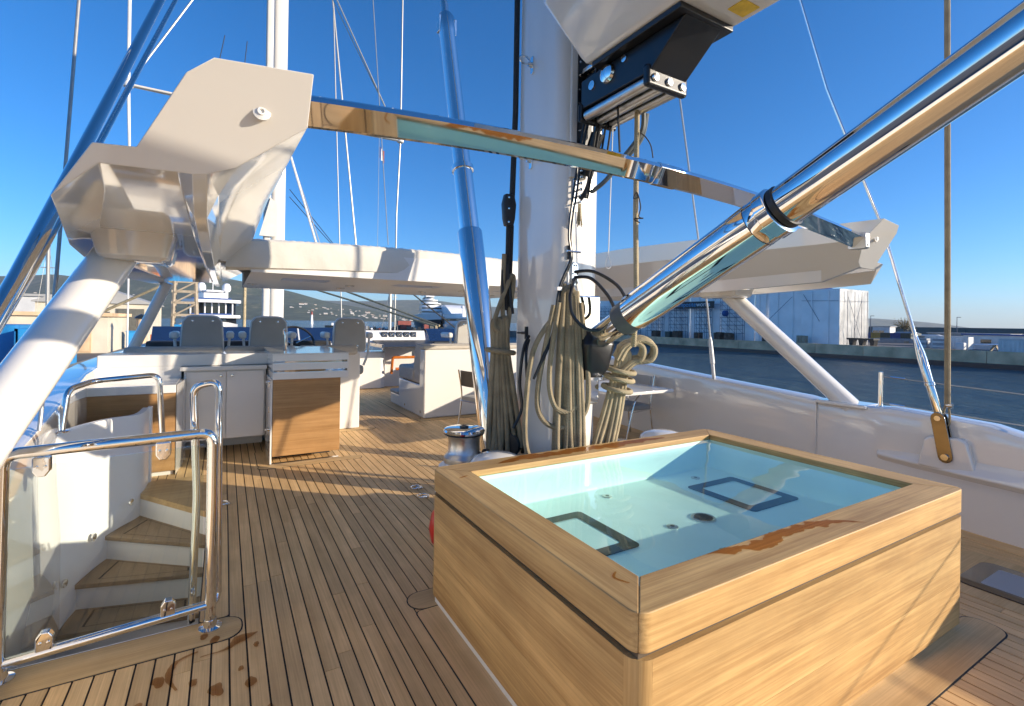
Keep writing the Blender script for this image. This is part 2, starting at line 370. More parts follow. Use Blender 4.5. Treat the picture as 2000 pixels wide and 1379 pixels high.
margin(deck_ob, [
    (rrect(SX0-0.09, SX1+0.20, SY0-0.14, SY0+0.05, 0.085), 'deck_teak_x'),
    (rrect(SX0-0.12, SX0+0.04, SY0+0.06, SY1-0.10, 0.03), 'deck_teak'),
    (rrect(SX0-0.13, SX1+0.1, SY1-0.09, SY1+0.09, 0.085), 'deck_teak_x'),
    (rrect(SX1-0.04, SX1+0.10, SY0+0.06, SY1-0.10, 0.03), 'deck_teak'),
    (rrect(-0.98, 0.10, 2.90, 3.115, 0.09), 'deck_teak_x'),
    (rrect(-0.095, 0.04, 3.125, 4.88, 0.02), 'deck_teak'),
    (rrect(0.34, 1.45, 5.98, 6.12, 0.06), 'deck_teak_x'),
    (rrect(0.34, 0.46, 6.13, 6.78, 0.02), 'deck_teak'),
    (rrect(1.22, 2.02, 7.5, 7.66, 0.07), 'deck_teak_x'),
    (rrect(2.74, 2.90, 7.95, 10.0, 0.05), 'deck_teak'),
    (rrect(2.78, 4.7, 7.72, 7.89, 0.07), 'deck_teak_x'),
])
# winding corner board between the stair head and the deck
MB().prism([(-0.66, 6.05), (-0.655, 5.67), (-0.12, 4.9), (-0.09, 4.9), (-0.09, 6.05)], 2, -0.045, 0.004).build('border_board', 'deck_teak_x', deck_ob, smooth=0)
# waterway boards along the bulwark
secs = [[(XC+xin(y)-0.17, y, -0.02), (XC+xin(y)+0.02, y, -0.02), (XC+xin(y)+0.02, y, 0.004), (XC+xin(y)-0.17, y, 0.004)] for y in (-3, 0, 2, 4, 7, 12.4)]
MB().loft(secs).build('border_board', 'deck_teak', deck_ob, smooth=0)

# bulwarks
def ztop(y):
    pts = ((-9, 0.78), (0, 0.80), (1.26, 0.84), (1.45, 0.885), (1.9, 0.905), (2.15, 0.915), (2.3, 0.90), (2.9, 0.89), (3.0, 0.905), (4, 0.955), (6.3, 1.08), (9, 1.12), (12.5, 1.12))
    for (a, za), (b, zb) in zip(pts, pts[1:]):
        if y <= b: return za+(zb-za)*(y-a)/(b-a)
    return pts[-1][1]
def bulwark(name, sgn, label):
    r = thing(name, label, 'bulwark', (XC+sgn*3.1, 3, 0))
    ys = [-9, -6, -3, -1, 0, 0.6, 1.26, 1.45, 1.7, 1.9, 2.15, 2.3, 2.6, 2.9, 3.0, 3.5, 4, 5, 6.3, 7.5, 9, 10.5, 12.5]
    secs = []
    for y in ys:
        w = xin(y) if y > 0 else 2.86; z = ztop(y)
        pr = [(w, -0.7 if sgn < 0 else 0.0), (w, 0.05), (w+0.015, 0.45), (w+0.02, 0.70), (w+0.02, z-0.05), (w+0.035, z-0.012), (w+0.07, z), (w+0.27, z-0.005), (w+0.33, z-0.05), (w+0.36, 0.2), (w+0.36, -1.6), (w+0.1, -1.6)]
        secs.append([(XC+sgn*a, y, b) for a, b in pr])
    MB().loft(secs).build('panel', 'gelcoat_warm', r, smooth=22)
    return r
bw = bulwark('bulwark', 1, 'glossy white bulwark along the water side of the deck')
# vertical seam, sloping ledge, chain plate pad, strut shoe
MB().box(XC+xin(2.83)-0.004, XC+xin(2.83)+0.05, 2.826, 2.834, 0.02, 0.89).build('joint', 'white_plastic', bw)
MB().loft([[(XC+xin(y)+0.03, y, 0.40-0.0), (XC+xin(y)-q, y, 0.465), (XC+xin(y)-q*0.8, y, 0.49), (XC+xin(y)+0.03, y, 0.52+q)] for y, q in ((2.25, 0.003), (2.05, 0.03), (1.6, 0.07), (1.0, 0.08), (-0.5, 0.05))]).build('ledge', 'gelcoat_warm', bw, bevel=0.012)
pad = MB().prism([(1.50, 0.46), (1.90, 0.47), (1.86, 0.70), (1.82, 0.735), (1.62, 0.755), (1.57, 0.73)], 0, XC+xin(1.7)-0.055, XC+xin(1.7)+0.06).build('chain_plate_pad', 'gelcoat_warm', bw, bevel=0.02, seg=3)
bwp = bulwark('bulwark', -1, 'white bulwark on the stair side carrying the near white strut')

# life lines and stanchion
st = thing('stanchion', 'short polished stanchion on the bulwark holding two wire lifelines', 'stanchion', (5.46, 2.28, 0.9))
MB().lathe([(0.02, -0.03), (0.02, 0.33), (0.014, 0.335)], (5.46, 2.28, 0.9), n=12).build('post', 'chrome', st)
MB().lathe([(0.045, -0.005), (0.045, 0.01), (0.022, 0.014)], (5.46, 2.28, 0.895), n=14).build('foot', 'chrome', st)
for z0, z1 in ((1.19, 1.16), (0.935, 0.915)):
    MB().tube([(5.46, 2.28, z0), (5.43, 1.3, z1-0.01), (5.36, 0.0, z1), (5.3, -3, z1)], 0.005, 6).build('lifeline', 'wire', st)
    MB().tube([(5.46, 2.2, z0), (5.455, 2.08, z0-0.004)], 0.011, 8).build('turnbuckle', 'steel', st)

# ------------------------------------------------------------------ the spa tub
spa = thing('spa_tub', 'square teak clad spa tub full of clear water in the foreground', 'spa tub', ((SX0+SX1)/2, (SY0+SY1)/2, 0))
ZR, ZG = 0.778, 0.652
ov, rc = 0.175, 0.055
def arc(cx, cy, r, a0, a1, k=4): return [(cx+r*math.cos(RAD(a0+(a1-a0)*i/k)), cy+r*math.sin(RAD(a0+(a1-a0)*i/k))) for i in range(k+1)]
near = arc(SX0+rc, SY0+rc, rc, 225, 270) + arc(SX1-rc, SY0+rc, rc, 270, 315) + [(SX1-ov, SY0+ov), (SX0+ov, SY0+ov)]
far = arc(SX1-rc, SY1-rc, rc, 45, 90) + arc(SX0+rc, SY1-rc, rc, 90, 135) + [(SX0+ov, SY1-ov), (SX1-ov, SY1-ov)]
lef = arc(SX0+rc, SY1-rc, rc, 135, 180) + arc(SX0+rc, SY0+rc, rc, 180, 225) + [(SX0+ov, SY0+ov), (SX0+ov, SY1-ov)]
rig = arc(SX1-rc, SY0+rc, rc, -45, 0) + arc(SX1-rc, SY1-rc, rc, 0, 45) + [(SX1-ov, SY1-ov), (SX1-ov, SY0+ov)]
def shrink(poly, k=0.0006):
    cx = sum(p[0] for p in poly)/len(poly); cy = sum(p[1] for p in poly)/len(poly)
    return [(p[0]+(k if p[0] < cx else -k), p[1]+(k if p[1] < cy else -k)) for p in poly]
for poly, mt in ((near, 'teak_x'), (far, 'teak_x'), (lef, 'teak_y'), (rig, 'teak_y')):
    MB().prism(shrink(poly), 2, ZG, ZR).build('rim_board', mt, spa, bevel=0.005, seg=3)
# cladding boards, laid tight
zb = [0.048, 0.17, 0.285, 0.405, 0.515, 0.632]
pr_ = 0.06
for i in range(5):
    a, b = zb[i]+0.0003, zb[i+1]-0.0003
    q = random.uniform(0, 0.0008)
    MB().box(SX0+pr_, SX1-pr_, SY0-q, SY0+0.03, a, b).build('board', 'teak_x', spa, smooth=0)
    MB().box(SX0+pr_, SX1-pr_, SY1-0.03, SY1+q, a, b).build('board', 'teak_x', spa, smooth=0)
    MB().box(SX0-q, SX0+0.03, SY0+pr_, SY1-pr_, a, b).build('board', 'teak_y', spa, smooth=0)
    MB().box(SX1-0.03, SX1+q, SY0+pr_, SY1-pr_, a, b).build('board', 'teak_y', spa, smooth=0)
for cx, cy, a0 in ((SX0+pr_, SY0+pr_, 180), (SX1-pr_, SY0+pr_, 270), (SX1-pr_, SY1-pr_, 0), (SX0+pr_, SY1-pr_, 90)):
    for h in (0, 1):                                     # two upright staves make each rounded corner
        o_ = arc(cx, cy, pr_+0.0004, a0+45*h, a0+45*h+45)
        MB().prism(o_ + [(cx, cy)], 2, 0.048, 0.632).build('corner_stave', 'teak_z', spa)
MB().prism(rrect(SX0+0.03, SX1-0.03, SY0+0.03, SY1-0.03, 0.03), 2, 0.0, 0.05).build('plinth', 'white_plastic', spa)
MB().box(SX0+0.012, SX0+0.05, SY0+0.1, SY1-0.05, 0.004, 0.046).build('trim_strip', 'white_plastic', spa)
# carcass behind the shadow gap
m = MB()
for a in ((SX0+0.02, SX0+0.05, SY0+0.02, SY1-0.02), (SX1-0.05, SX1-0.02, SY0+0.02, SY1-0.02), (SX0+0.05, SX1-0.05, SY0+0.02, SY0+0.05), (SX0+0.05, SX1-0.05, SY1-0.05, SY1-0.02)):
    m.box(*a, 0.05, ZG)
m.build('carcass', 'brown_leather', spa, smooth=0)
# basin: rounded shell with a lip under the rim
ZF, ZW = 0.525, 0.745
bx0, bx1, by0, by1 = SX0+ov-0.02, SX1-ov+0.02, SY0+ov-0.02, SY1-ov+0.02
secs = []
for z, ins, r in ((0.740, 0.0212, 0.012), (0.737, 0.0235, 0.014), (0.66, 0.026, 0.03), (0.60, 0.028, 0.045), (ZF+0.012, 0.03, 0.05), (ZF+0.003, 0.034, 0.05), (ZF, 0.042, 0.045)):
    secs.append([(x, y, z) for x, y in rrect(bx0+ins, bx1-ins, by0+ins, by1-ins, r)])
m = MB().loft(secs, False); k = len(secs[0]); m.f.append(tuple(range(len(m.v)-k, len(m.v))))
basin = m.build('basin', 'basin', spa, smooth=50)
def ringframe(x0, x1, y0, y1, w, z, mt, name, parent):
    o = rrect(x0, x1, y0, y1, 0.03, 3); i = rrect(x0+w, x1-w, y0+w, y1-w, 0.02, 3); k = len(o)
    mm = MB().add([(p[0], p[1], z) for p in o]+[(p[0], p[1], z) for p in i], [(j, (j+1) % k, k+(j+1) % k, k+j) for j in range(k)])
    mm.add([(p[0], p[1], z-0.004) for p in o]+[(p[0], p[1], z) for p in o], [(j, (j+1) % k, k+(j+1) % k, k+j) for j in range(k)])
    return mm.build(name, mt, parent, smooth=0)
for x0, x1 in ((1.35, 1.845), (2.78, 3.27)):
    wdw = MB().prism(rrect(x0+0.06, x1-0.06, 1.88, 2.25, 0.02, 3), 2, ZF, ZF+0.003).build('floor_window', 'basin', spa, smooth=0)
    ringframe(x0, x1, 1.81, 2.32, 0.072, ZF+0.006, 'black_plastic', 'frame', wdw)
dr = MB().lathe([(0.07, 0), (0.07, 0.006), (0.064, 0.008), (0.06, 0.006), (0.0, 0.006)], (2.43, 1.90, ZF), n=24).build('drain', 'steel_brushed', spa)
m = MB()
for i in range(-4, 5):
    w = math.sqrt(max(0, 0.052**2-(i*0.011)**2)); m.box(2.43+i*0.011-0.003, 2.43+i*0.011+0.003, 1.90-w, 1.90+w, ZF+0.0061, ZF+0.0085)
m.build('grille', 'black_metal', dr, smooth=0)
for x, y in ((2.17, 1.90), (2.17, 2.44), (3.01, 2.43)):
    j_ = MB().lathe([(0.032, 0), (0.032, 0.005), (0.026, 0.007), (0.0, 0.007)], (x, y, ZF), n=18).build('jet', 'steel_brushed', spa)
    MB().lathe([(0.013, 0.0072), (0.0, 0.0076)], (x, y, ZF), n=12).build('nozzle', 'black_plastic', j_)
# water surface
nx, ny = 48, 36
m = MB()
vs_ = []
for j in range(ny+1):
    for i in range(nx+1):
        x = SX0+ov+0.0005+(SX1-SX0-2*ov-0.001)*i/nx; y = SY0+ov+0.0005+(SY1-SY0-2*ov-0.001)*j/ny
        vs_.append((x, y, ZW + 0.0022*noise.noise(Vector((x*2.6, y*2.6, 0))) + 0.0008*noise.noise(Vector((x*7, y*7, 3)))))
m.add(vs_, [(j*(nx+1)+i, j*(nx+1)+i+1, (j+1)*(nx+1)+i+1, (j+1)*(nx+1)+i) for j in range(ny) for i in range(nx)])
wat = m.build('water', 'spa_water', spa)
# wet patches
def puddle(path, widths, z, label, seed=0, jag=0.6):
    # ragged wet shape along a path, the two edges driven by noise
    pts = smoothpath([(p[0], p[1], 0) for p in path], 20); n_ = len(pts); lft, rgt = [], []
    for i, p in enumerate(pts):
        f = i/(n_-1)*(len(widths)-1); k = min(len(widths)-2, int(f)); w = widths[k]*(1-(f-k))+widths[k+1]*(f-k)
        a = pts[max(0, i-1)]; b = pts[min(n_-1, i+1)]; t = (b-a).normalized(); nn = Vector((-t.y, t.x, 0))
        for side, lst in ((1, lft), (-1, rgt)):
            q = noise.noise(Vector((p.x*15, p.y*15, seed+side*7.3)))*0.9+noise.noise(Vector((p.x*55, p.y*55, seed+side*3.1)))*0.28
            lst.append(p+nn*side*w*max(0.05, 1-jag+jag*(0.5+q)*1.3))
    m = MB().add([(p.x, p.y, z) for p in lft+rgt], [(i, i+1, n_+i+1, n_+i) for i in range(n_-1)])
    return m.build('puddle', 'wet_film' if z > 0.1 else 'deck_film', None, smooth=0, label=label, cat='puddle', group='wet patches on the teak')
PZ = ZR+0.0015
puddle([(1.60, 1.232), (1.72, 1.205), (1.86, 1.185), (2.02, 1.20), (2.14, 1.195), (2.28, 1.195), (2.40, 1.155), (2.50, 1.09)], [0.004, 0.028, 0.05, 0.03, 0.035, 0.04, 0.02, 0.002], PZ, 'ragged wet patch on the near spa rim beside the water', seed=4.4, jag=0.8)
puddle([(1.47, 2.65), (1.65, 2.69), (1.85, 2.675), (2.05, 2.69), (2.3, 2.68), (2.5, 2.675), (2.7, 2.69), (2.95, 2.68)], [0.006, 0.05, 0.06, 0.055, 0.05, 0.06, 0.05, 0.008], PZ, 'long glossy wet stain on the far spa rim below the mast', seed=8.7, jag=0.6)
puddle([(1.19, 1.22), (1.17, 1.27), (1.2, 1.3)], [0.003, 0.007, 0.003], PZ, 'small curved water drip on the near left corner of the spa rim', seed=2)
puddle([(1.14, 2.50), (1.2, 2.52)], [0.004, 0.01, 0.003], PZ, 'tiny water drip on the left spa rim near its far corner', seed=5)
def spot(x, y, r, seed, label):
    rr = random.Random(seed); k = 22; rs = [r*(0.55+0.6*rr.random()) for _ in range(k)]
    rs = [(rs[i]+rs[i-1]*0.8+rs[(i+1) % k]*0.4)/2.2 for i in range(k)]
    m = MB().add([(x+rs[i]*math.cos(2*math.pi*i/k), y+1.5*rs[i]*math.sin(2*math.pi*i/k), 0.0055) for i in range(k)]+[(x, y, 0.0055)], [(i, (i+1) % k, k) for i in range(k)])
    m.build('puddle', 'deck_film', None, smooth=0, label=label, cat='puddle', group='wet patches on the teak')
LS = 'small wet spot on the planks in front of the glass stair rail'
for i, (x, y, r) in enumerate(((-0.235, 2.70, 0.03), (-0.10, 2.62, 0.022), (-0.01, 2.52, 0.034), (0.125, 2.50, 0.026), (0.087, 2.62, 0.014), (-0.07, 2.97, 0.02), (-0.30, 2.56, 0.022), (0.16, 2.78, 0.016), (-0.02, 2.92, 0.026), (0.19, 2.3, 0.016))):
    spot(x, y, r, 30+i, LS)
puddle([(-0.16, 2.60), (-0.20, 2.72), (-0.17, 2.82), (-0.09, 2.85)], [0.006, 0.018, 0.014, 0.006], 0.0056, 'curved wet streak on the planks in front of the glass stair rail', seed=12, jag=0.7)
puddle([(-0.08, 2.80), (0.02, 2.81), (0.08, 2.86), (0.17, 2.89)], [0.005, 0.008, 0.035, 0.008], 0.0056, 'forked wet streak on the planks right of the curved one', seed=3, jag=0.8)
spot(2.35, 0.93, 0.04, 77, 'wet spot on the border board at the foot of the spa')

# ------------------------------------------------------------------ stair well and its railing
stw = thing('stairway', 'white stairway winding down into the deck behind the glass rail', 'stairs', (-0.5, 4.6, -1.6))
wall = [(-0.63, 6.05), (-0.655, 5.67), (-0.80, 5.38), (-0.93, 5.0), (-1.0, 4.6), (-1.04, 4.0), (-1.0, 3.4), (-0.96, 3.06)]
wz = [0.745, 0.745, 0.77, 0.79, 0.80, 0.82, 0.84, 0.85]
sp = smoothpath([(p[0], p[1], z) for p, z in zip(wall, wz)], 4)
secs = [[(p.x, p.y, -1.7), (p.x, p.y, p.z-0.02), (p.x-0.012, p.y, p.z), (p.x-0.06, p.y, p.z+0.002), (p.x-0.07, p.y, -1.7)] for p in sp]
MB().loft(secs).build('wall', 'stair_white', stw, smooth=40)
MB().box(-1.1, -0.03, 3.125, 3.155, -1.7, -0.012).build('wall', 'stair_white', stw)
MB().box(-0.098, -0.05, 3.15, 4.86, -1.7, -0.012).build('wall', 'stair_white', stw)
# end post of the outer wall
MB().box(-0.655, -0.615, 6.02, 6.12, 0.0, 0.75).build('wall_end', 'stair_white', stw, bevel=0.008)
edges = [((-0.655, 5.67), (-0.098, 4.88)), ((-0.85, 5.30), (-0.098, 4.72)), ((-0.965, 4.91), (-0.098, 4.66)), ((-1.0, 4.59), (-0.098, 4.42)), ((-1.03, 4.25), (-0.098, 4.15)), ((-1.03, 3.95), (-0.098, 3.88)), ((-1.03, 3.65), (-0.098, 3.6))]
for i in range(1, 7):
    z = -0.2*i; a, b = edges[i]; c, d = edges[i-1]
    c2 = (c[0], c[1]+0.02); d2 = (d[0], d[1]+0.02)
    MB().prism([a, b, d2, c2], 2, z-0.2, z-0.036).build('riser', 'stair_white', stw, smooth=0)
    tr = MB().prism([(a[0], a[1]-0.025), (b[0], b[1]-0.025), d2, c2], 2, z-0.036, z).build('tread', 'tread_teak', stw, bevel=0.006)
    ctr = Vector(((a[0]+b[0]+c[0]+d[0])/4, (a[1]+b[1]+c[1]+d[1])/4, 0))
    pl = [L((p[0], p[1], 0), ctr, 0.3) for p in (a, b, d2, c2)]; pi_ = [L((p[0], p[1], 0), ctr, 0.335) for p in (a, b, d2, c2)]
    MB().add([(p.x, p.y, z+0.002) for p in pl+pi_], [(j, (j+1) % 4, 4+(j+1) % 4, 4+j) for j in range(4)]).build('inlay_line', 'caulk', tr, smooth=0)
MB().prism([(-0.655, 5.67), (-0.098, 4.88), (-0.098, 4.93), (-0.655, 5.72)], 2, -0.2, -0.046).build('riser', 'stair_white', stw, smooth=0)
MB().box(-1.1, -0.1, 3.15, 3.7, -1.7, -1.4).build('lower_floor', 'deck_teak_x', stw)
for p, d in (((-0.70, 5.46, 0.0), 0), ((-0.885, 5.06, -0.12), 1), ((-0.975, 4.66, -0.28), 2)):
    MB().lathe([(0.03, 0), (0.03, 0.012), (0.02, 0.016), (0.0, 0.016)], p, (0.95, -0.3, 0), n=16).build('step_light', 'steel', stw)

rail = thing('glass_railing', 'polished steel railing with a clear glass panel at the stair head', 'railing', (-0.43, 3.05, 0))
yR = 3.05
MB().tube(bent([(-0.045, yR, 0.04), (-0.045, yR, 1.04), (-0.855, yR, 1.02), (-0.86, yR-0.01, 0.03)], 0.06), 0.027, 14).build('frame', 'chrome', rail)
MB().tube([(-0.86, yR-0.005, 0.078), (-0.03, yR, 0.13)], 0.022, 12).build('bottom_rail', 'chrome', rail)
for x, y in ((-0.045, yR), (-0.855, yR)):
    MB().lathe([(0.055, 0.002), (0.055, 0.010), (0.033, 0.016), (0.03, 0.05)], (x, y, 0.0), n=20).build('foot', 'chrome', rail)
MB().add([(-0.835, yR-0.005, 0.10), (-0.085, yR-0.005, 0.145), (-0.085, yR-0.005, 0.98), (-0.835, yR-0.005, 0.95), (-0.835, yR+0.005, 0.10), (-0.085, yR+0.005, 0.145), (-0.085, yR+0.005, 0.98), (-0.835, yR+0.005, 0.95)],
         [(0, 1, 2, 3), (7, 6, 5, 4), (0, 4, 5, 1), (1, 5, 6, 2), (2, 6, 7, 3), (3, 7, 4, 0)]).build('glass_panel', 'clear_glass', rail, smooth=0)
for x, z, s in ((-0.72, 0.965, -1), (-0.26, 0.985, -1), (-0.70, 0.125, 1), (-0.23, 0.145, 1)):
    c = MB().prism([(x-0.032, z+0.03*-s), (x+0.032, z+0.03*-s), (x+0.032, z+s*0.035), (x+0.015, z+s*0.06), (x-0.015, z+s*0.06), (x-0.032, z+s*0.035)], 1, yR-0.02, yR+0.02).build('glass_clamp', 'chrome', rail, bevel=0.006)
    for q in (-0.015, 0.015):
        MB().lathe([(0.007, 0), (0.007, 0.004), (0.0, 0.005)], (x+q, yR-0.02, z+s*0.012), (0, -1, 0), n=10).build('screw', 'steel', c)
# tall hoop beside the corner post
MB().tube(bent([(-0.135, 3.16, 0.0), (-0.118, 3.17, 0.68), (-0.143, 3.17, 1.275), (-0.022, 3.13, 1.305), (-0.012, 3.13, 0.12), (-0.05, 3.06, 0.10)], 0.055), 0.019, 12).build('hoop', 'chrome', rail)

hr = thing('handrail', 'bent polished handrail hoop standing on the white stair wall', 'handrail', (-1.02, 4.98, 0.8))
MB().tube(bent([(-1.02, 4.75, 0.80), (-1.0, 4.8, 1.10), (-0.90, 5.05, 1.13), (-0.47, 5.05, 1.165), (-0.437, 5.05, 0.60), (-0.56, 5.35, 0.52)], 0.07), 0.022, 12).build('tube', 'chrome', hr)
MB().lathe([(0.05, 0), (0.05, 0.01), (0.03, 0.016)], (-1.02, 4.75, 0.797), n=18).build('foot', 'chrome', hr)

# ------------------------------------------------------------------ mast
mast = thing('mast', 'tall white main mast standing at the far edge of the spa', 'mast', (XC, 3.21, 0))
def rr2(w, l_, r, k=6): return rrect(XC-w/2, XC+w/2, 3.21-l_/2, 3.21+l_/2, r, k)
MB().loft([[(x, y, z) for x, y in rr2(0.40, 0.64, 0.10)] for z in (0.0, 2.0, 30.0)]).build('spar', 'spar_paint', mast, smooth=30)
MB().loft([[(x, y, z) for x, y in rr2(0.40+q, 0.64+q, 0.10+q/2)] for z, q in ((0, 0.10), (0.05, 0.10), (0.07, 0.03), (0.10, 0.01))]).build('collar', 'white_plastic', mast)
YA = 3.21-0.32                                      # aft face of the mast
XP = XC-0.20                                        # port face
# raised sail track housing up the aft face
tk = MB().prism([(XC-0.115, YA+0.02), (XC-0.115, YA-0.018), (XC-0.09, YA-0.024), (XC+0.02, YA-0.024), (XC+0.05, YA+0.02)], 2, 2.72, 30).build('track_housing', 'spar_paint', mast)
MB().box(XC-0.07, XC+0.06, YA-0.034, YA-0.02, 2.80, 4.4).build('track_plate', 'black_metal', tk)
for i in range(15):
    MB().lathe([(0.009, 0), (0.008, 0.006), (0, 0.007)], (XC-0.057, YA-0.034, 2.86+i*0.10), (0, -1, 0), n=8).build('bolt', 'steel', tk)
# gooseneck: two polished brackets with a pin
gn = MB().box(XC-0.05, XC+0.10, YA-0.20, YA-0.02, 3.17, 3.21).box(XC-0.05, XC+0.10, YA-0.20, YA-0.02, 3.47, 3.51).build('gooseneck_bracket', 'steel', mast, bevel=0.012)
MB().lathe([(0.035, 0), (0.035, 0.62)], (XC+0.03, YA-0.14, 3.0), n=16).build('pin', 'steel', gn)
MB().tube([(XC+0.03, YA-0.14, 3.02), (XC+0.0, YA-0.03, 2.74)], 0.05, 10).build('pin_foot', 'black_metal', gn)
MB().box(XC-0.02, XC+0.08, YA-0.23, YA-0.05, 3.22, 3.46).build('toggle', 'black_metal', gn, bevel=0.02)
# folding pad eyes on the port face
for z in (3.68, 2.93):
    e = MB().prism(rrect(3.255, 3.295, z-0.07, z+0.07, 0.018, 3), 0, XP-0.012, XP+0.004).build('pad_eye', 'steel', mast, bevel=0.003)
    MB().tube([(XP-0.02, 3.27+0.025*math.cos(a)+0.05, z+0.02+0.03*math.sin(a)) if False else (XP-0.03-0.045*(1+math.cos(a)), 3.275, z+0.025+0.03*math.sin(a)) for a in [i*math.pi/6 for i in range(12)]], 0.008, 8, closed=True).build('ring', 'chrome', e)
    MB().lathe([(0.022, 0), (0.016, 0.03)], (XP-0.012, 3.275, z), (-1, 0, 0), n=12).build('lug', 'steel', e)
# comb of cleats and the frayed line on the aft face
cb = MB().box(XC-0.085, XC-0.045, YA-0.012, YA, 2.47, 2.80).build('line_rack', 'steel', mast, bevel=0.004)
for i in range(6):
    MB().lathe([(0.007, 0), (0.006, 0.06), (0.012, 0.066), (0, 0.07)], (XC-0.065, YA-0.012, 2.53+i*0.045), (0, -1, 0), n=8).build('peg', 'steel', cb)
MB().tube(smoothpath([(XC-0.065, YA-0.07, 2.55), (XC-0.03, YA-0.10, 2.62), (XC-0.0, YA-0.12, 2.76), (XC+0.04, YA-0.13, 2.93)], 5), 0.017, 8).build('lashing', 'black_rope', cb)
m = MB()
for i in range(14): m.tube([(XC-0.06+random.uniform(-.012, .012), YA-0.06, 2.52), (XC-0.05+random.uniform(-.03, .03), YA-0.05+random.uniform(-.02, .02), 2.37+random.uniform(-.02, .03))], 0.0035, 5)
m.build('frayed_end', 'rope_light', cb)
# cable exit plate with hoses
ep = MB().prism(rrect(XC-0.085, XC-0.025, 1.93, 2.10, 0.03, 4), 1, YA-0.012, YA).build('exit_plate', 'steel', mast, bevel=0.003)
for i in range(6): MB().lathe([(0.006, 0), (0.006, 0.003), (0, 0.004)], (XC-0.055+0.02*math.cos(i*1.05), YA-0.012, 2.015+0.07*math.sin(i*1.05)), (0, -1, 0), n=8).build('screw', 'black_metal', ep)
hose = lambda pts, nm='hose', r=0.0125: MB().tube(smoothpath(pts, 8), r, 8).build(nm, 'hose', ep)
hose([(XC-0.055, YA-0.01, 2.03), (XC+0.05, YA-0.10, 2.03), (XC+0.20, YA-0.2, 1.92), (XC+0.27, YA-0.25, 1.74), (XC+0.22, YA-0.28, 1.68)])
hose([(XC-0.055, YA-0.01, 1.99), (XC+0.02, YA-0.10, 1.98), (XC+0.12, YA-0.17, 1.86), (XC+0.17, YA-0.2, 1.74), (XC+0.13, YA-0.22, 1.68)])
hose([(XC-0.055, YA-0.01, 1.98), (XC-0.13, YA-0.08, 1.92), (XC-0.18, YA-0.12, 1.82), (XC-0.17, YA-0.15, 1.70), (XC-0.08, YA-0.2, 1.61), (XC+0.05, YA-0.25, 1.62), (XC+0.12, YA-0.26, 1.66)])
# polished plates and black knuckle that carry the hydraulic strut
for z0, z1, nm in ((1.60, 1.86, 'upper_plate'), (1.05, 1.27, 'lower_plate')):
    p_ = MB().box(XC-0.04, XC+0.185, YA-0.02, YA+0.01, z0, z1).build(nm, 'chrome', mast, bevel=0.012, seg=3)
    for x in (XC-0.02, XC+0.165):
        for z in (z0+0.05, z1-0.05): MB().lathe([(0.011, 0), (0.010, 0.004), (0, 0.005)], (x, YA-0.02, z), (0, -1, 0), n=10).build('bolt', 'steel', p_)
kn = MB().loft([[(x, y, z) for x, y in rrect(XC-0.04-q, XC+0.17+q, YA-0.16-q, YA-0.02, 0.04, 3)] for z, q in ((1.27, -0.03), (1.32, 0.0), (1.50, 0.03), (1.56, 0.01), (1.60, -0.02))]).build('knuckle', 'black_metal', mast, bevel=0.01)
MB().lathe([(0.10, 0), (0.10, 0.02), (0.07, 0.03)], (XC+0.065, YA-0.06, 1.245), n=20).build('bearing_ring', 'steel', kn)
# small clam cleats on the port and aft faces
for (x, y, z, ax) in ((XP, 3.30, 1.57, (-1, 0, 0)), (XC-0.10, YA, 2.17, (0, -1, 0)), (XP, 3.33, 0.66, (-1, 0, 0))):
    ax = Vector(ax); sd = Vector((ax.y, -ax.x, 0)) if True else None
    c = MB().tube([Vector((x, y, z-0.05)), Vector((x, y, z+0.05))], 0.02, 8).build('cleat', 'black_metal', mast)
    p0 = Vector((x, y, z))+ax*0.05
    MB().tube([p0-sd*0.06, p0+sd*0.06], [0.008, 0.008], 8).tube([Vector((x, y, z)), p0], 0.011, 8).build('horn', 'black_metal' if z < 2 else 'steel', c)

# ------------------------------------------------------------------ boom
boom = thing('boom', 'broad white boom reaching aft above the spa with a black bracket beneath', 'boom', (XC, 0, 3.37))
prof = [(-0.225, 3.37), (0.225, 3.37), (0.26, 3.39), (0.50, 3.74), (0.60, 4.05), (0.60, 4.35), (0.5, 4.45), (-0.5, 4.45), (-0.60, 4.35), (-0.60, 4.05), (-0.50, 3.74), (-0.26, 3.39)]
secs = []
for y, kx, dz in ((2.60, 0.94, 0.02), (2.54, 1.0, 0.0), (0.5, 1.0, 0.0), (-3, 1.0, 0.05), (-9, 0.85, 0.1)):
    secs.append([(XC+a*kx, y+(0.0 if b < 3.45 else 0.12), b+dz) for a, b in prof])
MB().loft(secs).build('spar', 'spar_paint', boom, smooth=28, bevel=0.015)
MB().box(XC-0.215, XC+0.225, 1.80, 2.53, 3.335, 3.372).build('bracket_plate', 'black_metal', boom, bevel=0.008)
bb = MB().prism([(2.72, 3.335), (2.72, 3.14), (2.08, 3.13), (1.82, 3.335)], 0, XC-0.15, XC+0.15).build('bracket', 'black_metal', boom, bevel=0.008)
MB().box(XC-0.17, XC+0.17, 2.07, 2.12, 3.05, 3.18).build('roller_cheek', 'black_metal', bb, bevel=0.02)
MB().box(XC-0.17, XC+0.17, 2.70, 2.74, 3.05, 3.18).build('roller_cheek', 'black_metal', bb, bevel=0.02)
for dx in (-0.115, 0.0, 0.115):
    MB().lathe([(0.036, 0), (0.036, 0.58)], (XC+dx, 2.11, 3.095), (0, 1, 0), n=16).build('roller', 'steel_brushed', bb)
    MB().lathe([(0.025, 0), (0.022, 0.014), (0, 0.016)], (XC+dx, 2.07, 3.10), (0, -1, 0), n=14).build('bolt', 'steel', bb)
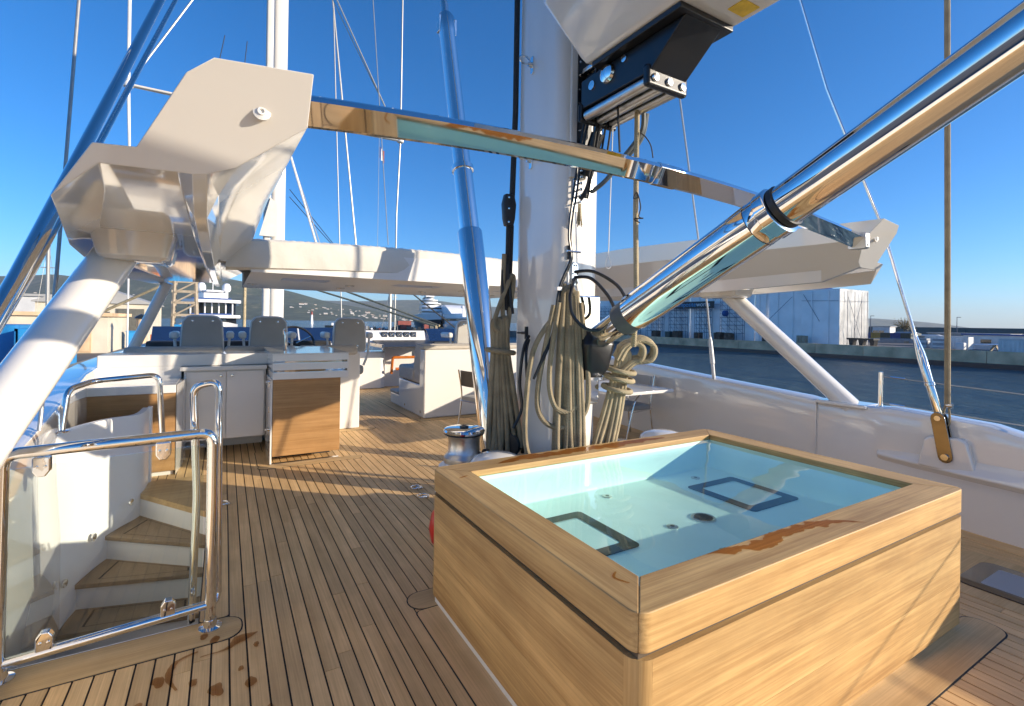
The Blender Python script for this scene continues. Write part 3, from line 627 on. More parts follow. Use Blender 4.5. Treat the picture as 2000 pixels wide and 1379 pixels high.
sh = MB().lathe([(0.0, 0.03), (0.03, 0.03), (0.055, 0.02), (0.062, 0.0), (0.055, -0.02)], (XC-0.155, 2.44, 3.27), (-1, 0, 0), n=22).build('sheave', 'chrome', boom)
MB().lathe([(0.03, 0.0), (0.03, 0.01), (0, 0.012)], (XC-0.15, 2.60, 3.26), (-1, 0, 0), n=16).build('pin_head', 'steel', boom)
MB().lathe([(0.022, 0.0), (0.022, 0.01), (0, 0.012)], (XC-0.15, 2.29, 3.30), (-1, 0, 0), n=16).build('pin_head', 'steel', boom)
MB().box(XC+0.06, XC+0.19, 1.62, 1.72, 3.3655, 3.371).build('tape_patch', 'yellow_tape', boom, smooth=0)

# ------------------------------------------------------------------ hydraulic struts
va = thing('boom_strut', 'large chromed hydraulic strut slanting from the mast foot up to the boom', 'hydraulic strut', (XC, 2.86, 1.5))
A = Vector((XC+0.07, 2.86, 1.50)); Bv = Vector((XC+0.02, -0.9, 3.36)); dv = (Bv-A); Ln = dv.length; dv.normalize()
def along(s): return A+dv*s
MB().lathe([(0.03, -0.06), (0.075, -0.05), (0.085, 0.0), (0.085, 0.46)], A, dv, 28).build('eye_end', 'chrome', va)
MB().lathe([(0.02, -0.16), (0.024, -0.14), (0.024, 0.14), (0.02, 0.16)], A+dv*0.06, (1, 0, 0), 14).build('pin', 'steel', va)
MB().lathe([(0.095, 0.40), (0.112, 0.405), (0.112, 0.52), (0.10, 0.53)], A, dv, 28).build('collar', 'grey_rubber', va)
MB().lathe([(0.10, 0.525), (0.122, 0.53), (0.122, 1.50), (0.122, 1.5015)], A, dv, 36).build('cylinder', 'chrome', va)
MB().lathe([(0.122, 1.505), (0.120, 1.51), (0.120, 1.56), (0.127, 1.565), (0.127, 1.62), (0.108, 1.63)], A, dv, 36).build('gland_ring', 'chrome', va)
MB().lathe([(0.112, 1.632), (0.112, 1.66), (0.105, 1.665)], A, dv, 32).build('seal', 'black_plastic', va)
MB().lathe([(0.103, 1.65), (0.103, Ln)], A, dv, 36).build('rod', 'chrome', va)

cy = thing('stay_cylinder', 'upright chromed telescopic stay cylinder just forward of the mast', 'hydraulic strut', (XC, 4.05, 0))
A2 = Vector((XC, 4.06, 0.0)); d2 = Vector((0, 0.288, 1)).normalized()
MB().lathe([(0.09, 0.0), (0.12, 0.05), (0.135, 0.10), (0.135, 2.72), (0.128, 2.735)], A2, d2, 32).build('lower_tube', 'chrome', cy)
MB().lathe([(0.108, 2.70), (0.105, 3.46)], A2, d2, 32).build('middle_tube', 'chrome', cy)
MB().lathe([(0.105, 3.46), (0.122, 3.465), (0.122, 3.52), (0.10, 3.53)], A2, d2, 32).build('ring', 'chrome', cy)
MB().lathe([(0.098, 3.52), (0.094, 5.30), (0.10, 5.32), (0.105, 5.55), (0.08, 5.60)], A2, d2, 32).build('upper_tube', 'chrome', cy)
MB().lathe([(0.04, 5.58), (0.05, 5.75), (0.032, 5.95), (0.012, 6.2), (0.012, 24)], A2, d2, 14).build('stay', 'steel', cy)
tg = along(0)
for s in (-1, 1):
    p = A2+d2*5.44; MB().box(p.x+s*0.10-0.015, p.x+s*0.10+0.015, p.y-0.04, p.y+0.04, p.z-0.1, p.z+0.1).build('lug', 'steel', cy, bevel=0.008)

# ------------------------------------------------------------------ hardtop with its two aft arms and struts
ht = thing('hardtop', 'glossy white hardtop roof with two swept arms and slanting legs', 'hardtop', (XC, 6, 2.1))
tip = [(u, 1.8+(2.47-z)*0.95, z) for u, z in ((2.78, 2.05), (2.647, 2.209), (2.532, 2.215), (2.386, 2.4185), (2.31, 2.466), (2.02, 2.484), (2.02, 2.345), (2.24, 2.20), (2.335, 2.168), (2.375, 2.163), (2.42, 2.162), (2.6375, 2.157))]
s1 = [(2.82, 2.45, 2.04), (2.72, 2.4, 2.21), (2.58, 2.4, 2.23), (2.42, 2.3, 2.46), (2.33, 2.25, 2.49), (2.02, 2.25, 2.50), (2.03, 2.3, 2.35), (2.30, 2.38, 2.16), (2.34, 2.4, 2.06), (2.385, 2.4, 2.06), (2.42, 2.4, 2.14), (2.68, 2.45, 2.14)]
def asec(y, uo, zt, zi, zf): return [(uo, y, 2.02), (uo-0.06, y, 2.16), (uo-0.18, y, 2.21), (uo-0.46, y, zt-0.06), (uo-0.56, y, zt), (2.04, y, zt), (2.05, y, zi), (2.31, y, 2.14), (2.34, y, zf), (2.39, y, zf), (2.43, y, 2.12), (uo-0.12, y, 2.12)]
s2 = asec(3.4, 2.98, 2.56, 2.38, 2.02); s3 = asec(4.6, 3.10, 2.60, 2.40, 2.02); s4 = asec(5.8, 3.15, 2.60, 2.40, 2.04)
s5 = [(u, 8.2, 2.1+(z-2.04)*0.6) for u, y, z in asec(8.2, 3.05, 2.60, 2.40, 2.04)]
for sg in (-1, 1):
    am = MB().loft([[(XC+sg*a, y, z) for a, y, z in q] for q in (tip, s1, s2, s3, s4, s5)], False)
    am.f += [tuple(range(12)), tuple(range(60, 72))]
    arm = am.build('arm', 'gelcoat_warm', ht, smooth=20, bevel=0.018, seg=4)
    e = MB().lathe([(0.028, 0), (0.028, 0.01), (0.014, 0.016), (0.014, 0.02), (0.008, 0.02), (0.008, 0.012)], (XC+sg*2.17, 1.91, 2.36), (0, -1, 0.1), 16).build('drain_spout', 'white_plastic', arm)
    # socket for the leg inside the pocket under the arm
    MB().loft([[(XC+sg*(2.72+dx*q), 3.66+dy*q, z) for dx, dy in rrect(-0.17, 0.17, -0.25, 0.25, 0.04, 3)] for z, q in ((1.97, 0.82), (1.99, 0.95), (2.13, 1.12))]).build('leg_socket', 'gelcoat_warm', arm, bevel=0.008)
    # slanting leg down to the bulwark
    P0, P1 = Vector((XC+sg*3.22, 2.55, 0.85)), Vector((XC+sg*2.80, 3.76, 2.10))
    MB().tube([L(P0, P1, t) for t in (0.0, 0.05, 0.5, 1.0)], [0.135, 0.115, 0.115, 0.115], 28, ry=0.095).build('leg', 'gelcoat_warm', ht)
    if sg > 0: MB().box(XC+sg*3.05, XC+sg*3.35, 2.35, 2.82, 0.865, 0.905).build('leg_shoe', 'gelcoat_warm', ht, bevel=0.015)
    # forward leg
    MB().tube([(XC+sg*3.38, 8.3, 1.1), (XC+sg*2.95, 8.15, 2.12)], 0.09, 20, ry=0.06).build('forward_leg', 'gelcoat', ht)
# roof slab with skylight openings
xs = [XC-2.06, 0.55, 1.05, 1.85, 2.45, 3.35, 3.9, XC+2.06]; ys = [5.35, 5.95, 6.35, 8.2]
m = MB()
for i in range(len(xs)-1):
    for j in range(len(ys)-1):
        if j == 1 and i in (1, 3, 5):
            m.add([(xs[i], ys[1], 2.1), (xs[i+1], ys[1], 2.1), (xs[i+1], ys[1], 2.36), (xs[i], ys[1], 2.36)], [(0, 1, 2, 3)])
            m.add([(xs[i], ys[2], 2.1), (xs[i+1], ys[2], 2.1), (xs[i+1], ys[2], 2.36), (xs[i], ys[2], 2.36)], [(0, 1, 2, 3)])
            for x in (xs[i], xs[i+1]): m.add([(x, ys[1], 2.1), (x, ys[2], 2.1), (x, ys[2], 2.36), (x, ys[1], 2.36)], [(0, 1, 2, 3)])
        else: 
            for z in (2.1, 2.36): m.add([(xs[i], ys[j], z), (xs[i+1], ys[j], z), (xs[i+1], ys[j+1], z), (xs[i], ys[j+1], z)], [(0, 1, 2, 3)])
for y in (5.35, 8.2): m.add([(xs[0], y, 2.1), (xs[-1], y, 2.1), (xs[-1], y, 2.36), (xs[0], y, 2.36)], [(0, 1, 2, 3)])
bmv = m; roof = m.build('roof', 'roof_gel', ht, smooth=0)
MB().tube([(XC-2.05, 8.2, 2.23), (XC+2.05, 8.2, 2.23)], 0.13, 16).build('front_edge', 'roof_gel', roof)
for i in (1, 3, 5):
    MB().box(xs[i]+0.01, xs[i+1]-0.01, 5.96, 6.34, 2.345, 2.36).build('skylight', 'skylight_glass', roof, smooth=0)
for x, y in ((0.3, 7.2), (1.4, 7.2), (2.6, 7.2), (3.8, 7.2), (1.4, 6.6), (3.0, 6.6)):
    MB().lathe([(0.06, 0), (0.06, -0.012), (0.05, -0.014), (0.045, -0.006), (0, -0.006)], (x, y, 2.1), n=18).build('downlight', 'steel', roof)
# folded canvas cover along the aft edge of the roof
secs = []
nX = 160
for i in range(nX+1):
    t = i/nX; x = 0.0+4.3*t; q = []
    crown = 0.055*math.sin(math.pi*t)
    for j, (dy, z) in enumerate(((0.05, 2.105), (0.0, 2.13), (-0.005, 2.22), (-0.005, 2.31), (0.0, 2.385), (0.02, 2.405), (0.10, 2.42), (0.35, 2.44), (0.55, 2.42), (0.6, 2.37))):
        v = noise.noise(Vector((x*1.6, j*0.5, 0.3)))*0.010 + abs(noise.noise(Vector((x*4.5+j*0.35, j*0.45, 4.3))))*0.012
        w2 = (0.0035*math.sin(x*70+2*math.sin(x*9)) if j in (5, 6) else 0)
        q.append((x, 5.32+dy-(v if 0 < j < 5 else 0)+0.35*t*t*0.6, z+crown+w2))
    secs.append(q)
MB().loft(secs, True).build('canvas_cover', 'canvas', ht, smooth=32)

# polished bar bridging the two arms
bar = thing('cross_bar', 'mirror polished steel bar bridging the two hardtop arms', 'cross bar', (XC, 1.9, 2.4))
secs = []
bsec = [(-0.047, 0.014), (0.020, -0.052), (0.034, -0.055), (0.046, -0.045), (0.047, 0.018), (0.040, 0.036), (0.024, 0.048), (0.004, 0.052), (-0.018, 0.048), (-0.036, 0.036)]
def bar_z(x): return 2.487-0.028*(x-1.85)**2
for i in range(41):
    x = 0.24+4.06*i/40
    secs.append([(x, 1.93+a, bar_z(x)+b) for a, b in bsec])
MB().loft(secs).build('bar', 'chrome', bar, smooth=24)
x = 4.24; z = bar_z(x)
e = MB().prism(rrect(1.87, 2.0, z-0.065, z+0.06, 0.015, 3), 0, x-0.03, x+0.03).build('bracket', 'steel_brushed', bar, bevel=0.006)
for dz in (-0.035, 0.035): MB().lathe([(0.01, 0), (0.01, 0.006), (0, 0.007)], (x, 1.87, z+dz), (0, -1, 0), 10).build('bolt', 'steel', e)
secs = [[(x, 1.93+a*1.1, bar_z(x)+b*1.1) for a, b in bsec] for x in (2.02, 2.06, 2.14, 2.2)]
MB().loft(secs).build('joint_sleeve', 'chrome', bar, smooth=24, bevel=0.004)

# ------------------------------------------------------------------ standing rigging near the camera
def rod(name, label, cat, pts, r, mt, group=None, n=10):
    return MB().tube(pts, r, n).build(name, mt, None, label=label, cat=cat, group=group)
sr = thing('shroud', 'polished rod shroud rising from the dark chain plate on the bulwark', 'shroud', (5.27, 1.70, 0.60))
Q = [Vector(p) for p in ((5.235, 1.70, 0.585), (5.27, 1.77, 0.90), (5.30, 1.87, 1.40), (5.26, 2.21, 2.60), (4.9, 3.9, 9.0))]
q0 = Q[0]; q1 = Vector((5.25, 1.755, 0.90)); dd = (q1-q0).normalized()
sdp = Vector((0, dd.z, -dd.y))
for s in (-1, 1):
    pl = []
    for c, s0, a0 in ((q0, -1, 180), (q1, 1, 0)):
        for j in range(7):
            a = RAD(a0-90+180*j/6) if s0 > 0 else RAD(a0-90+180*j/6)
            p = c + dd*math.cos(a)*0.05 + sdp*math.sin(a)*0.05; pl.append((p.y, p.z))
    MB().prism(pl, 0, 5.24+s*0.03-0.008, 5.24+s*0.03+0.008).build('link_plate', 'steel_dark_reflection', sr, bevel=0.004)
MB().lathe([(0.026, -0.05), (0.026, 0.05)], q0, (1, 0, 0), 16).build('pin', 'steel', sr)
MB().lathe([(0.022, -0.055), (0.022, 0.055)], q1, (1, 0, 0), 16).build('pin', 'steel', sr)
up_ = Vector((5.27, 2.21, 2.60)); d3 = (up_-q1).normalized()
MB().lathe([(0.02, 0.0), (0.03, 0.03), (0.03, 0.27), (0.038, 0.275), (0.038, 0.30), (0.032, 0.305), (0.036, 0.52), (0.034, 0.53), (0.034, 0.56), (0.018, 0.70), (0.0145, 0.72)], q1, d3, 20).build('turnbuckle', 'chrome', sr)
MB().tube([q1+d3*0.70, up_, Vector((5.08, 2.62, 4.0)), Vector((4.6, 3.5, 8))], 0.0145, 12).build('rod', 'chrome', sr)
fd = thing('fall_rope', 'tan braided rope hanging straight down beside the chain plate', 'rope', (5.28, 1.72, 0.95))
MB().tube([(5.28, 1.715, 1.02), (5.28, 1.73, 2.3), (5.29, 1.765, 4.6), (5.29, 1.9, 12)], 0.021, 10).build('line', 'rope', fd)
MB().tube(smoothpath([(5.28, 1.715, 1.03), (5.27, 1.735, 0.96), (5.27, 1.735, 0.86), (5.27, 1.715, 0.83), (5.27, 1.695, 0.87), (5.275, 1.70, 0.96)], 4, True), 0.009, 8, closed=True).build('eye_splice', 'rope', fd)
MB().lathe([(0.022, -0.02), (0.022, 0.02)], (5.28, 1.70, 1.01), (0, 1, 0), 14).build('shackle', 'steel', fd)
s2_ = thing('shroud', 'thin light rod shroud on the bulwark beyond the dining chair', 'shroud', (5.52, 4.19, 0.96))
MB().tube([(5.52, 4.19, 0.96), (5.52, 4.31, 1.9), (5.45, 4.85, 5.3), (5.0, 5.5, 14)], 0.0125, 8).build('rod', 'wire', s2_)
MB().lathe([(0.012, 0), (0.022, 0.03), (0.022, 0.2), (0.03, 0.21), (0.024, 0.5), (0.014, 0.56)], (5.52, 4.19, 0.95), (0, 0.127, 1), 12).build('turnbuckle', 'white_plastic', s2_)
lg = 'twin polished stays at the upper left'
g1 = rod('stay', 'thick chromed stay slanting up at the left edge, the nearer of two', 'stay', [(-0.78, 1.75, 0.95), (-0.70, 2.63, 1.80), (-0.50, 5.0, 4.27), (0.1, 12, 11.5)], [0.030, 0.030, 0.030, 0.030], 'chrome', n=16)
g2 = rod('stay', 'dark chromed stay slanting up behind the nearer chromed stay', 'stay', [(-0.80, 1.80, 0.95), (-0.70, 2.78, 1.83), (-0.47, 5.3, 4.33), (0.13, 12.5, 11.3)], 0.017, 'steel', n=12)
rod('shroud', 'thin grey wire shroud running up the left side past the white strut', 'shroud', [(-0.96, 4.0, 0.95), (-0.96, 4.3, 1.9), (-0.93, 4.9, 5.3), (-0.6, 6, 11)], 0.011, 'wire')

# ------------------------------------------------------------------ ropes and lines round the mast
def hang_coil(name, label, top, bottom, n_, spread, loopw, knotz, mt, seed, wraps=1, lean=(0, 0), r=0.0205, tail=None):
    rr = random.Random(seed); t = thing(name, label, 'rope coil', top)
    top = Vector(top); bottom = Vector(bottom); axis = (bottom-top)
    sdv = Vector((rt.x, rt.y, 0)); fwv = Vector((fw.x, fw.y, 0))
    m = MB()
    for i in range(n_):
        u = (i+0.5)/n_*2-1; off = u*spread
        dep = rr.uniform(-0.035, 0.045)
        kz = (knotz-top.z)/axis.z
        b = bottom + sdv*(off*1.25+rr.uniform(-.02, .02)) + fwv*dep + Vector((0, 0, rr.uniform(-0.05, 0.09)))
        tp = top + sdv*off*0.55 + fwv*dep*0.5 + Vector((0, 0, rr.uniform(-0.03, 0.03)))
        k1 = top + axis*kz + sdv*off*0.6 + fwv*dep*0.5
        w = loopw*(0.6+0.5*rr.random())
        pts = [tp-sdv*w*0.35, k1-sdv*w*0.3, L(k1, b, 0.5)-sdv*w*0.55, b-sdv*w*0.5+Vector((0, 0, 0.05)), b-Vector((0, 0, 0.02)), b+sdv*w*0.5+Vector((0, 0, 0.05)), L(k1, b, 0.5)+sdv*w*0.55, k1+sdv*w*0.3, tp+sdv*w*0.35, tp+Vector((0, 0, 0.04))]
        m.tube(smoothpath(pts, 5, True), r, 7, closed=True)
    m.build('loops', mt, t, smooth=60)
    kc = top+axis*((knotz-top.z)/axis.z)
    for q in range(wraps):
        c = kc+axis*(0.055*q/abs(axis.z)); e = axis.normalized()
        a1 = sdv; a2 = e.cross(a1).normalized()
        MB().tube([c+a1*(spread*0.72+0.045)*math.cos(a)+a2*0.075*math.sin(a)+e*0.012*math.cos(a+q) for a in [i*2*math.pi/20 for i in range(20)]], r, 8, closed=True).build('wrap_turn', mt, t, smooth=60)
    return t
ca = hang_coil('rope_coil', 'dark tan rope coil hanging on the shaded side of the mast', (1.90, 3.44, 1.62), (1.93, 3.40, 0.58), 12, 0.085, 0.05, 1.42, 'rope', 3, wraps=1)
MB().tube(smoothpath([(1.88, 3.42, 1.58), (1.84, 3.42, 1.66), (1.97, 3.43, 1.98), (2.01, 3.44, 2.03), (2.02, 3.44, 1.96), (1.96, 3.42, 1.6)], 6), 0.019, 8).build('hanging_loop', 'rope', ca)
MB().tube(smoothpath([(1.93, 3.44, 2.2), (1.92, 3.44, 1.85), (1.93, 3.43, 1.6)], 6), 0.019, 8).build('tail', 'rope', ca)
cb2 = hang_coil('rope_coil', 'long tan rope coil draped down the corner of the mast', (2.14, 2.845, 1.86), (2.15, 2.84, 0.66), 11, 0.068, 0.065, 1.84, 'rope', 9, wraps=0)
for pts in ([(2.03, 2.88, 1.78), (1.94, 2.93, 1.2), (1.96, 2.92, 0.98), (2.08, 2.86, 0.90), (2.22, 2.78, 0.98), (2.26, 2.76, 1.2), (2.2, 2.79, 1.8)], [(2.05, 2.88, 1.72), (1.90, 2.94, 1.45), (1.86, 2.97, 1.0), (1.88, 2.96, 0.72), (1.98, 2.92, 0.62)], [(2.06, 2.86, 1.8), (2.0, 2.88, 1.3), (2.03, 2.86, 1.07), (2.12, 2.82, 1.02), (2.22, 2.78, 1.08)]):
    MB().tube(smoothpath(pts, 7), 0.019, 8).build('slack_loop', 'rope', cb2)
MB().tube([(2.13, 2.86, 2.03), (2.14, 2.83, 1.6), (2.16, 2.80, 1.0)], 0.009, 6).build('white_tie', 'white_cord', cb2)
cc = hang_coil('rope_coil', 'pale tan rope hank bound with three turns beside the chromed strut', (2.63, 2.80, 1.42), (2.50, 2.87, 0.60), 11, 0.065, 0.04, 1.30, 'rope_light', 14, wraps=0)
for q, z in enumerate((1.30, 1.24, 1.16)):
    c = L((2.63, 2.80, 1.42), (2.50, 2.87, 0.60), (1.42-z)/0.82); a1 = Vector((rt.x, rt.y, 0)); a2 = Vector((fw.x, fw.y, 0.1))
    MB().tube([c+a1*0.105*math.cos(a)+a2*0.085*math.sin(a)+Vector((0, 0, -0.02*math.cos(a))) for a in [i*2*math.pi/22 for i in range(22)]], 0.019, 8, closed=True).build('wrap_turn', 'rope_light', cc, smooth=60)
for i in range(6):                                        # folded head of the hank
    o_ = Vector((fw.x, fw.y, 0))*(i % 3-1)*0.036 + Vector((rt.x, rt.y, 0))*(0.0, -0.03)[i // 3]; kq = (1.0, 0.8)[i // 3]
    MB().tube(smoothpath([Vector(p)+o_+Vector((0, 0, 0.012*(i % 3))) for p in ((2.60, 2.81, 1.38), (2.65, 2.78, 1.48), (2.74, 2.735, 1.40+0.13*kq), (2.60+0.22*kq, 2.81-0.13*kq, 1.40+0.08*kq), (2.60+0.20*kq, 2.81-0.12*kq, 1.385), (2.70, 2.76, 1.36), (2.62, 2.80, 1.28))], 6), 0.019, 8).build('head_loop', 'rope_light', cc)
hy = thing('halyard', 'thick black halyard with a black sheave block running up the mast', 'halyard', (2.04, 3.52, 2.4))
MB().tube([(2.03, 3.50, 2.66), (2.05, 3.50, 3.4), (2.05, 3.50, 4.6), (2.06, 3.5, 20)], 0.024, 10).build('line', 'black_rope', hy)
MB().tube([(2.0, 3.50, 2.45), (1.985, 3.48, 2.05), (1.97, 3.46, 1.75)], 0.02, 8).tube([(2.03, 3.5, 2.45), (2.02, 3.5, 2.0), (2.0, 3.47, 1.72)], 0.02, 8).build('tail', 'black_rope', hy)
MB().prism(rrect(2.50-0.13, 2.50+0.13, 0, 0.1, 0.03, 3), 1, 0, 0.01).v
bl = MB().loft([[(2.0+dx, 3.50+dy, z) for dx, dy in rrect(-w, w, -0.03, 0.03, 0.015, 3)] for z, w in ((2.44, 0.035), (2.5, 0.05), (2.62, 0.06), (2.70, 0.04))]).build('block', 'black_plastic', hy, bevel=0.01)
for dz in (2.47, 2.58, 2.67): MB().lathe([(0.008, 0), (0.008, 0.005), (0, 0.006)], (1.985, 3.47, dz), (-0.5, -0.86, 0), 8).build('rivet', 'steel', bl)
# spike and black clips beside the coil
MB().tube([(1.905, 3.43, 2.07), (1.92, 3.43, 1.84)], [0.006, 0.016], 8).tube([(1.955, 3.43, 2.12), (2.0, 3.43, 1.72)], [0.008, 0.025], 8).build('clip', 'black_plastic', hy)
ce = thing('electric_cable', 'pair of black cables running down the aft face of the mast', 'cable', (2.15, 2.86, 1.5))
for dx in (0, 0.028):
    MB().tube(smoothpath([(2.25+dx, 2.70, 3.5), (2.20+dx, 2.80, 3.0), (2.16+dx, 2.84, 2.6), (2.13+dx*0.8, 2.85, 2.3), (2.15+dx*0.4, 2.85, 2.12), (2.06+dx*0.5, 2.86, 1.90), (2.03+dx*0.5, 2.88, 1.6), (1.96+dx*0.5, 2.9, 1.42), (1.9, 2.93, 1.25)], 5), 0.009, 8).build('cable', 'hose', ce)
MB().tube(smoothpath([(2.04, 3.22, 1.55), (1.98, 3.2, 1.45), (1.95, 3.2, 1.2), (1.96, 3.18, 1.0), (1.90, 3.2, 0.85)], 6), 0.012, 8).build('cable', 'hose', ce)
MB().tube(smoothpath([(2.04, 3.22, 1.52), (1.99, 3.18, 1.40), (2.0, 3.16, 1.1)], 6), 0.012, 8).build('cable', 'hose', ce)
MB().box(2.035, 2.075, 2.845, 2.885, 1.885, 1.91).build('white_clip', 'white_plastic', ce)
c4 = thing('control_line', 'thin black lines dropping from the boom gooseneck', 'control line', (2.3, 2.75, 3.0))
for a, b in (((2.28, 2.62, 3.6), (2.22, 2.78, 2.55)), ((2.31, 2.60, 3.62), (2.24, 2.78, 2.55)), ((2.35, 2.60, 3.6), (2.33, 2.74, 2.9)), ((2.38, 2.60, 3.58), (2.36, 2.72, 2.85)), ((2.20, 2.45, 3.27), (2.22, 2.43, 2.78))):
    MB().tube([a, b], 0.008, 6).build('line', 'black_rope', c4)
MB().tube(smoothpath([(2.42, 2.42, 3.08), (2.42, 2.44, 2.95), (2.36, 2.55, 2.8), (2.30, 2.66, 2.66), (2.27, 2.78, 2.6)], 6), 0.016, 8).tube(smoothpath([(2.45, 2.42, 3.08), (2.44, 2.46, 2.92), (2.38, 2.58, 2.78), (2.33, 2.68, 2.68)], 6), 0.016, 8).build('hose', 'grey_rubber', c4)
rod('reefing_line', 'tan braided line hanging straight from the boom rollers to the strut', 'rope', [(2.36, 2.42, 3.08), (2.37, 2.43, 2.4), (2.40, 2.44, 1.80), (2.44, 2.5, 1.50)], 0.0175, 'rope_light')
m_ = thing('flag_line', 'thin white cord with a small eye hanging beside the mast', 'cord', (2.42, 2.75, 2.1))
MB().tube([(2.40, 2.70, 3.2), (2.41, 2.74, 2.15)], 0.004, 6).build('cord', 'white_cord', m_)
MB().tube(smoothpath([(2.41, 2.74, 2.15), (2.395, 2.75, 2.10), (2.395, 2.75, 2.07), (2.41, 2.74, 2.055), (2.425, 2.73, 2.07), (2.425, 2.73, 2.10)], 4, True), 0.004, 6, closed=True).build('eye', 'white_cord', m_)
tw = thing('twine', 'thin black twine tied in small bows on the tan line', 'cord', (2.37, 2.41, 2.6))
MB().tube(smoothpath([(2.365, 2.40, 2.93), (2.40, 2.38, 2.90), (2.43, 2.36, 2.84), (2.44, 2.35, 2.76)], 5), 0.004, 6).build('twine', 'black_rope', tw)
MB().tube(smoothpath([(2.375, 2.405, 2.5), (2.34, 2.42, 2.49), (2.36, 2.41, 2.53), (2.385, 2.4, 2.44), (2.37, 2.4, 2.37), (2.40, 2.39, 2.36), (2.345, 2.42, 2.355), (2.38, 2.4, 2.33)], 6), 0.004, 6).build('twine', 'black_rope', tw)

# ------------------------------------------------------------------ winch, pods, small deck gear
wi = thing('winch', 'polished steel drum winch between the spa corner and the mast', 'winch', (1.63, 3.5, 0.5))
wc = (1.63, 3.5, 0)
MB().lathe([(0.22, 0), (0.22, 0.46), (0.20, 0.50), (0.16, 0.52)], wc, n=32).build('pedestal', 'gelcoat', wi)
MB().lathe([(0.19, 0.50), (0.195, 0.53), (0.165, 0.55), (0.15, 0.56)], wc, n=32).build('base_ring', 'white_plastic', wi)
MB().lathe([(0.15, 0.55), (0.155, 0.57), (0.155, 0.60), (0.135, 0.625), (0.125, 0.64), (0.122, 0.73), (0.135, 0.765), (0.15, 0.775)], wc, n=40).build('drum', 'steel_brushed', wi)
MB().lathe([(0.155, 0.775), (0.16, 0.782), (0.155, 0.79)], wc, n=40).build('seal_ring', 'black_plastic', wi)
tp = MB().lathe([(0.16, 0.788), (0.163, 0.80), (0.155, 0.815), (0.13, 0.822), (0.05, 0.824), (0.0, 0.824)], wc, n=40).build('top_plate', 'chrome', wi)
MB().lathe([(0.035, 0.822), (0.035, 0.835), (0.02, 0.838), (0.015, 0.825), (0, 0.825)], wc, n=14).build('handle_socket', 'black_metal', tp)
MB().lathe([(0.05, 0), (0.052, 0.012), (0.045, 0.16)], (1.78, 3.42, 0.60), (1, 0.1, 0), 18).build('motor_housing', 'steel', wi)
MB().lathe([(0.055, 0.0), (0.055, 0.03)], (1.775, 3.42, 0.60), (1, 0.1, 0), 18).build('end_cap', 'black_plastic', wi)
for nm, c, lb in (('winch_cover', (1.70, 3.08, 0), 'white domed cover on the deck beside the drum winch'), ('winch_cover', (3.86, 3.52, 0), 'white domed cover on the deck below the dining table')):
    t = thing(nm, lb, 'winch cover', c)
    MB().lathe([(0.21, 0), (0.21, 0.58), (0.20, 0.64), (0.165, 0.685), (0.10, 0.71), (0.0, 0.72)] if c[0] < 3 else [(0.24, 0), (0.24, 0.46), (0.225, 0.52), (0.18, 0.555), (0.1, 0.575), (0.0, 0.58)], c, n=40).build('dome', 'gelcoat', t)
    MB().lathe([(0.25, 0.0), (0.25, 0.02), (0.24, 0.03)], c, n=40).build('foot_ring', 'white_plastic', t)
bl_ = thing('lead_block', 'black pulley block on the deck behind the winch', 'pulley block', (1.98, 3.35, 0.5))
MB().lathe([(0.09, -0.03), (0.1, -0.02), (0.1, 0.02), (0.09, 0.03)], (1.97, 3.38, 0.68), (0.8, 0.6, 0), 22).build('cheek', 'black_plastic', bl_)
MB().box(1.945, 1.995, 3.36, 3.40, 0.30, 0.62).build('stem', 'black_metal', bl_, bevel=0.008)
fe = thing('fender', 'red round fender mostly hidden behind the far left corner of the spa', 'fender', (1.25, 2.94, 0))
MB().lathe([(0.0, 0.0), (0.06, 0.02), (0.105, 0.08), (0.12, 0.16), (0.105, 0.25), (0.06, 0.31), (0.025, 0.34), (0.025, 0.37), (0, 0.372)], (1.262, 2.94, 0.16), n=28).build('body', 'red_plastic', fe)
MB().lathe([(0.07, 0.0), (0.06, 0.01), (0.05, 0.15), (0.06, 0.175)], (1.262, 2.94, 0.0), n=16).build('stand', 'black_plastic', fe)
for i, (x, y, lb) in enumerate(((1.68, 4.64, 'steel deck ring beside the far left corner of the spa, the farther one'), (1.655, 4.38, 'steel deck ring beside the far left corner of the spa, the nearer one'), (0.03, 5.02, 'steel deck ring by the hoop of the stair railing'))):
    t = thing('deck_ring', lb, 'deck ring', (x, y, 0))
    MB().lathe([(0.035, 0), (0.035, 0.006), (0.025, 0.009), (0, 0.009)], (x, y, 0.0), n=18).build('plate', 'steel', t)
    MB().tube([(x-0.03+0.05*math.cos(a), y+0.05*math.sin(a), 0.016) for a in [j*math.pi/8 for j in range(16)]], 0.006, 8, closed=True).build('ring', 'chrome', t)
hh = thing('deck_hatch', 'flush glass deck hatch with a black frame beside the bulwark', 'hatch', (4.42, 0.86, 0))
MB().prism(rrect(4.02, 4.83, 0.2, 1.46, 0.10), 2, -0.02, 0.003).build('border', 'deck_teak_x', hh, smooth=0)
MB().prism(rrect(4.16, 4.69, 0.36, 1.31, 0.08), 2, -0.02, 0.011).build('frame', 'dark_glass', hh, bevel=0.004)
MB().prism(rrect(4.25, 4.60, 0.46, 1.20, 0.02), 2, -0.02, 0.013).build('pane', 'c_grey', hh)

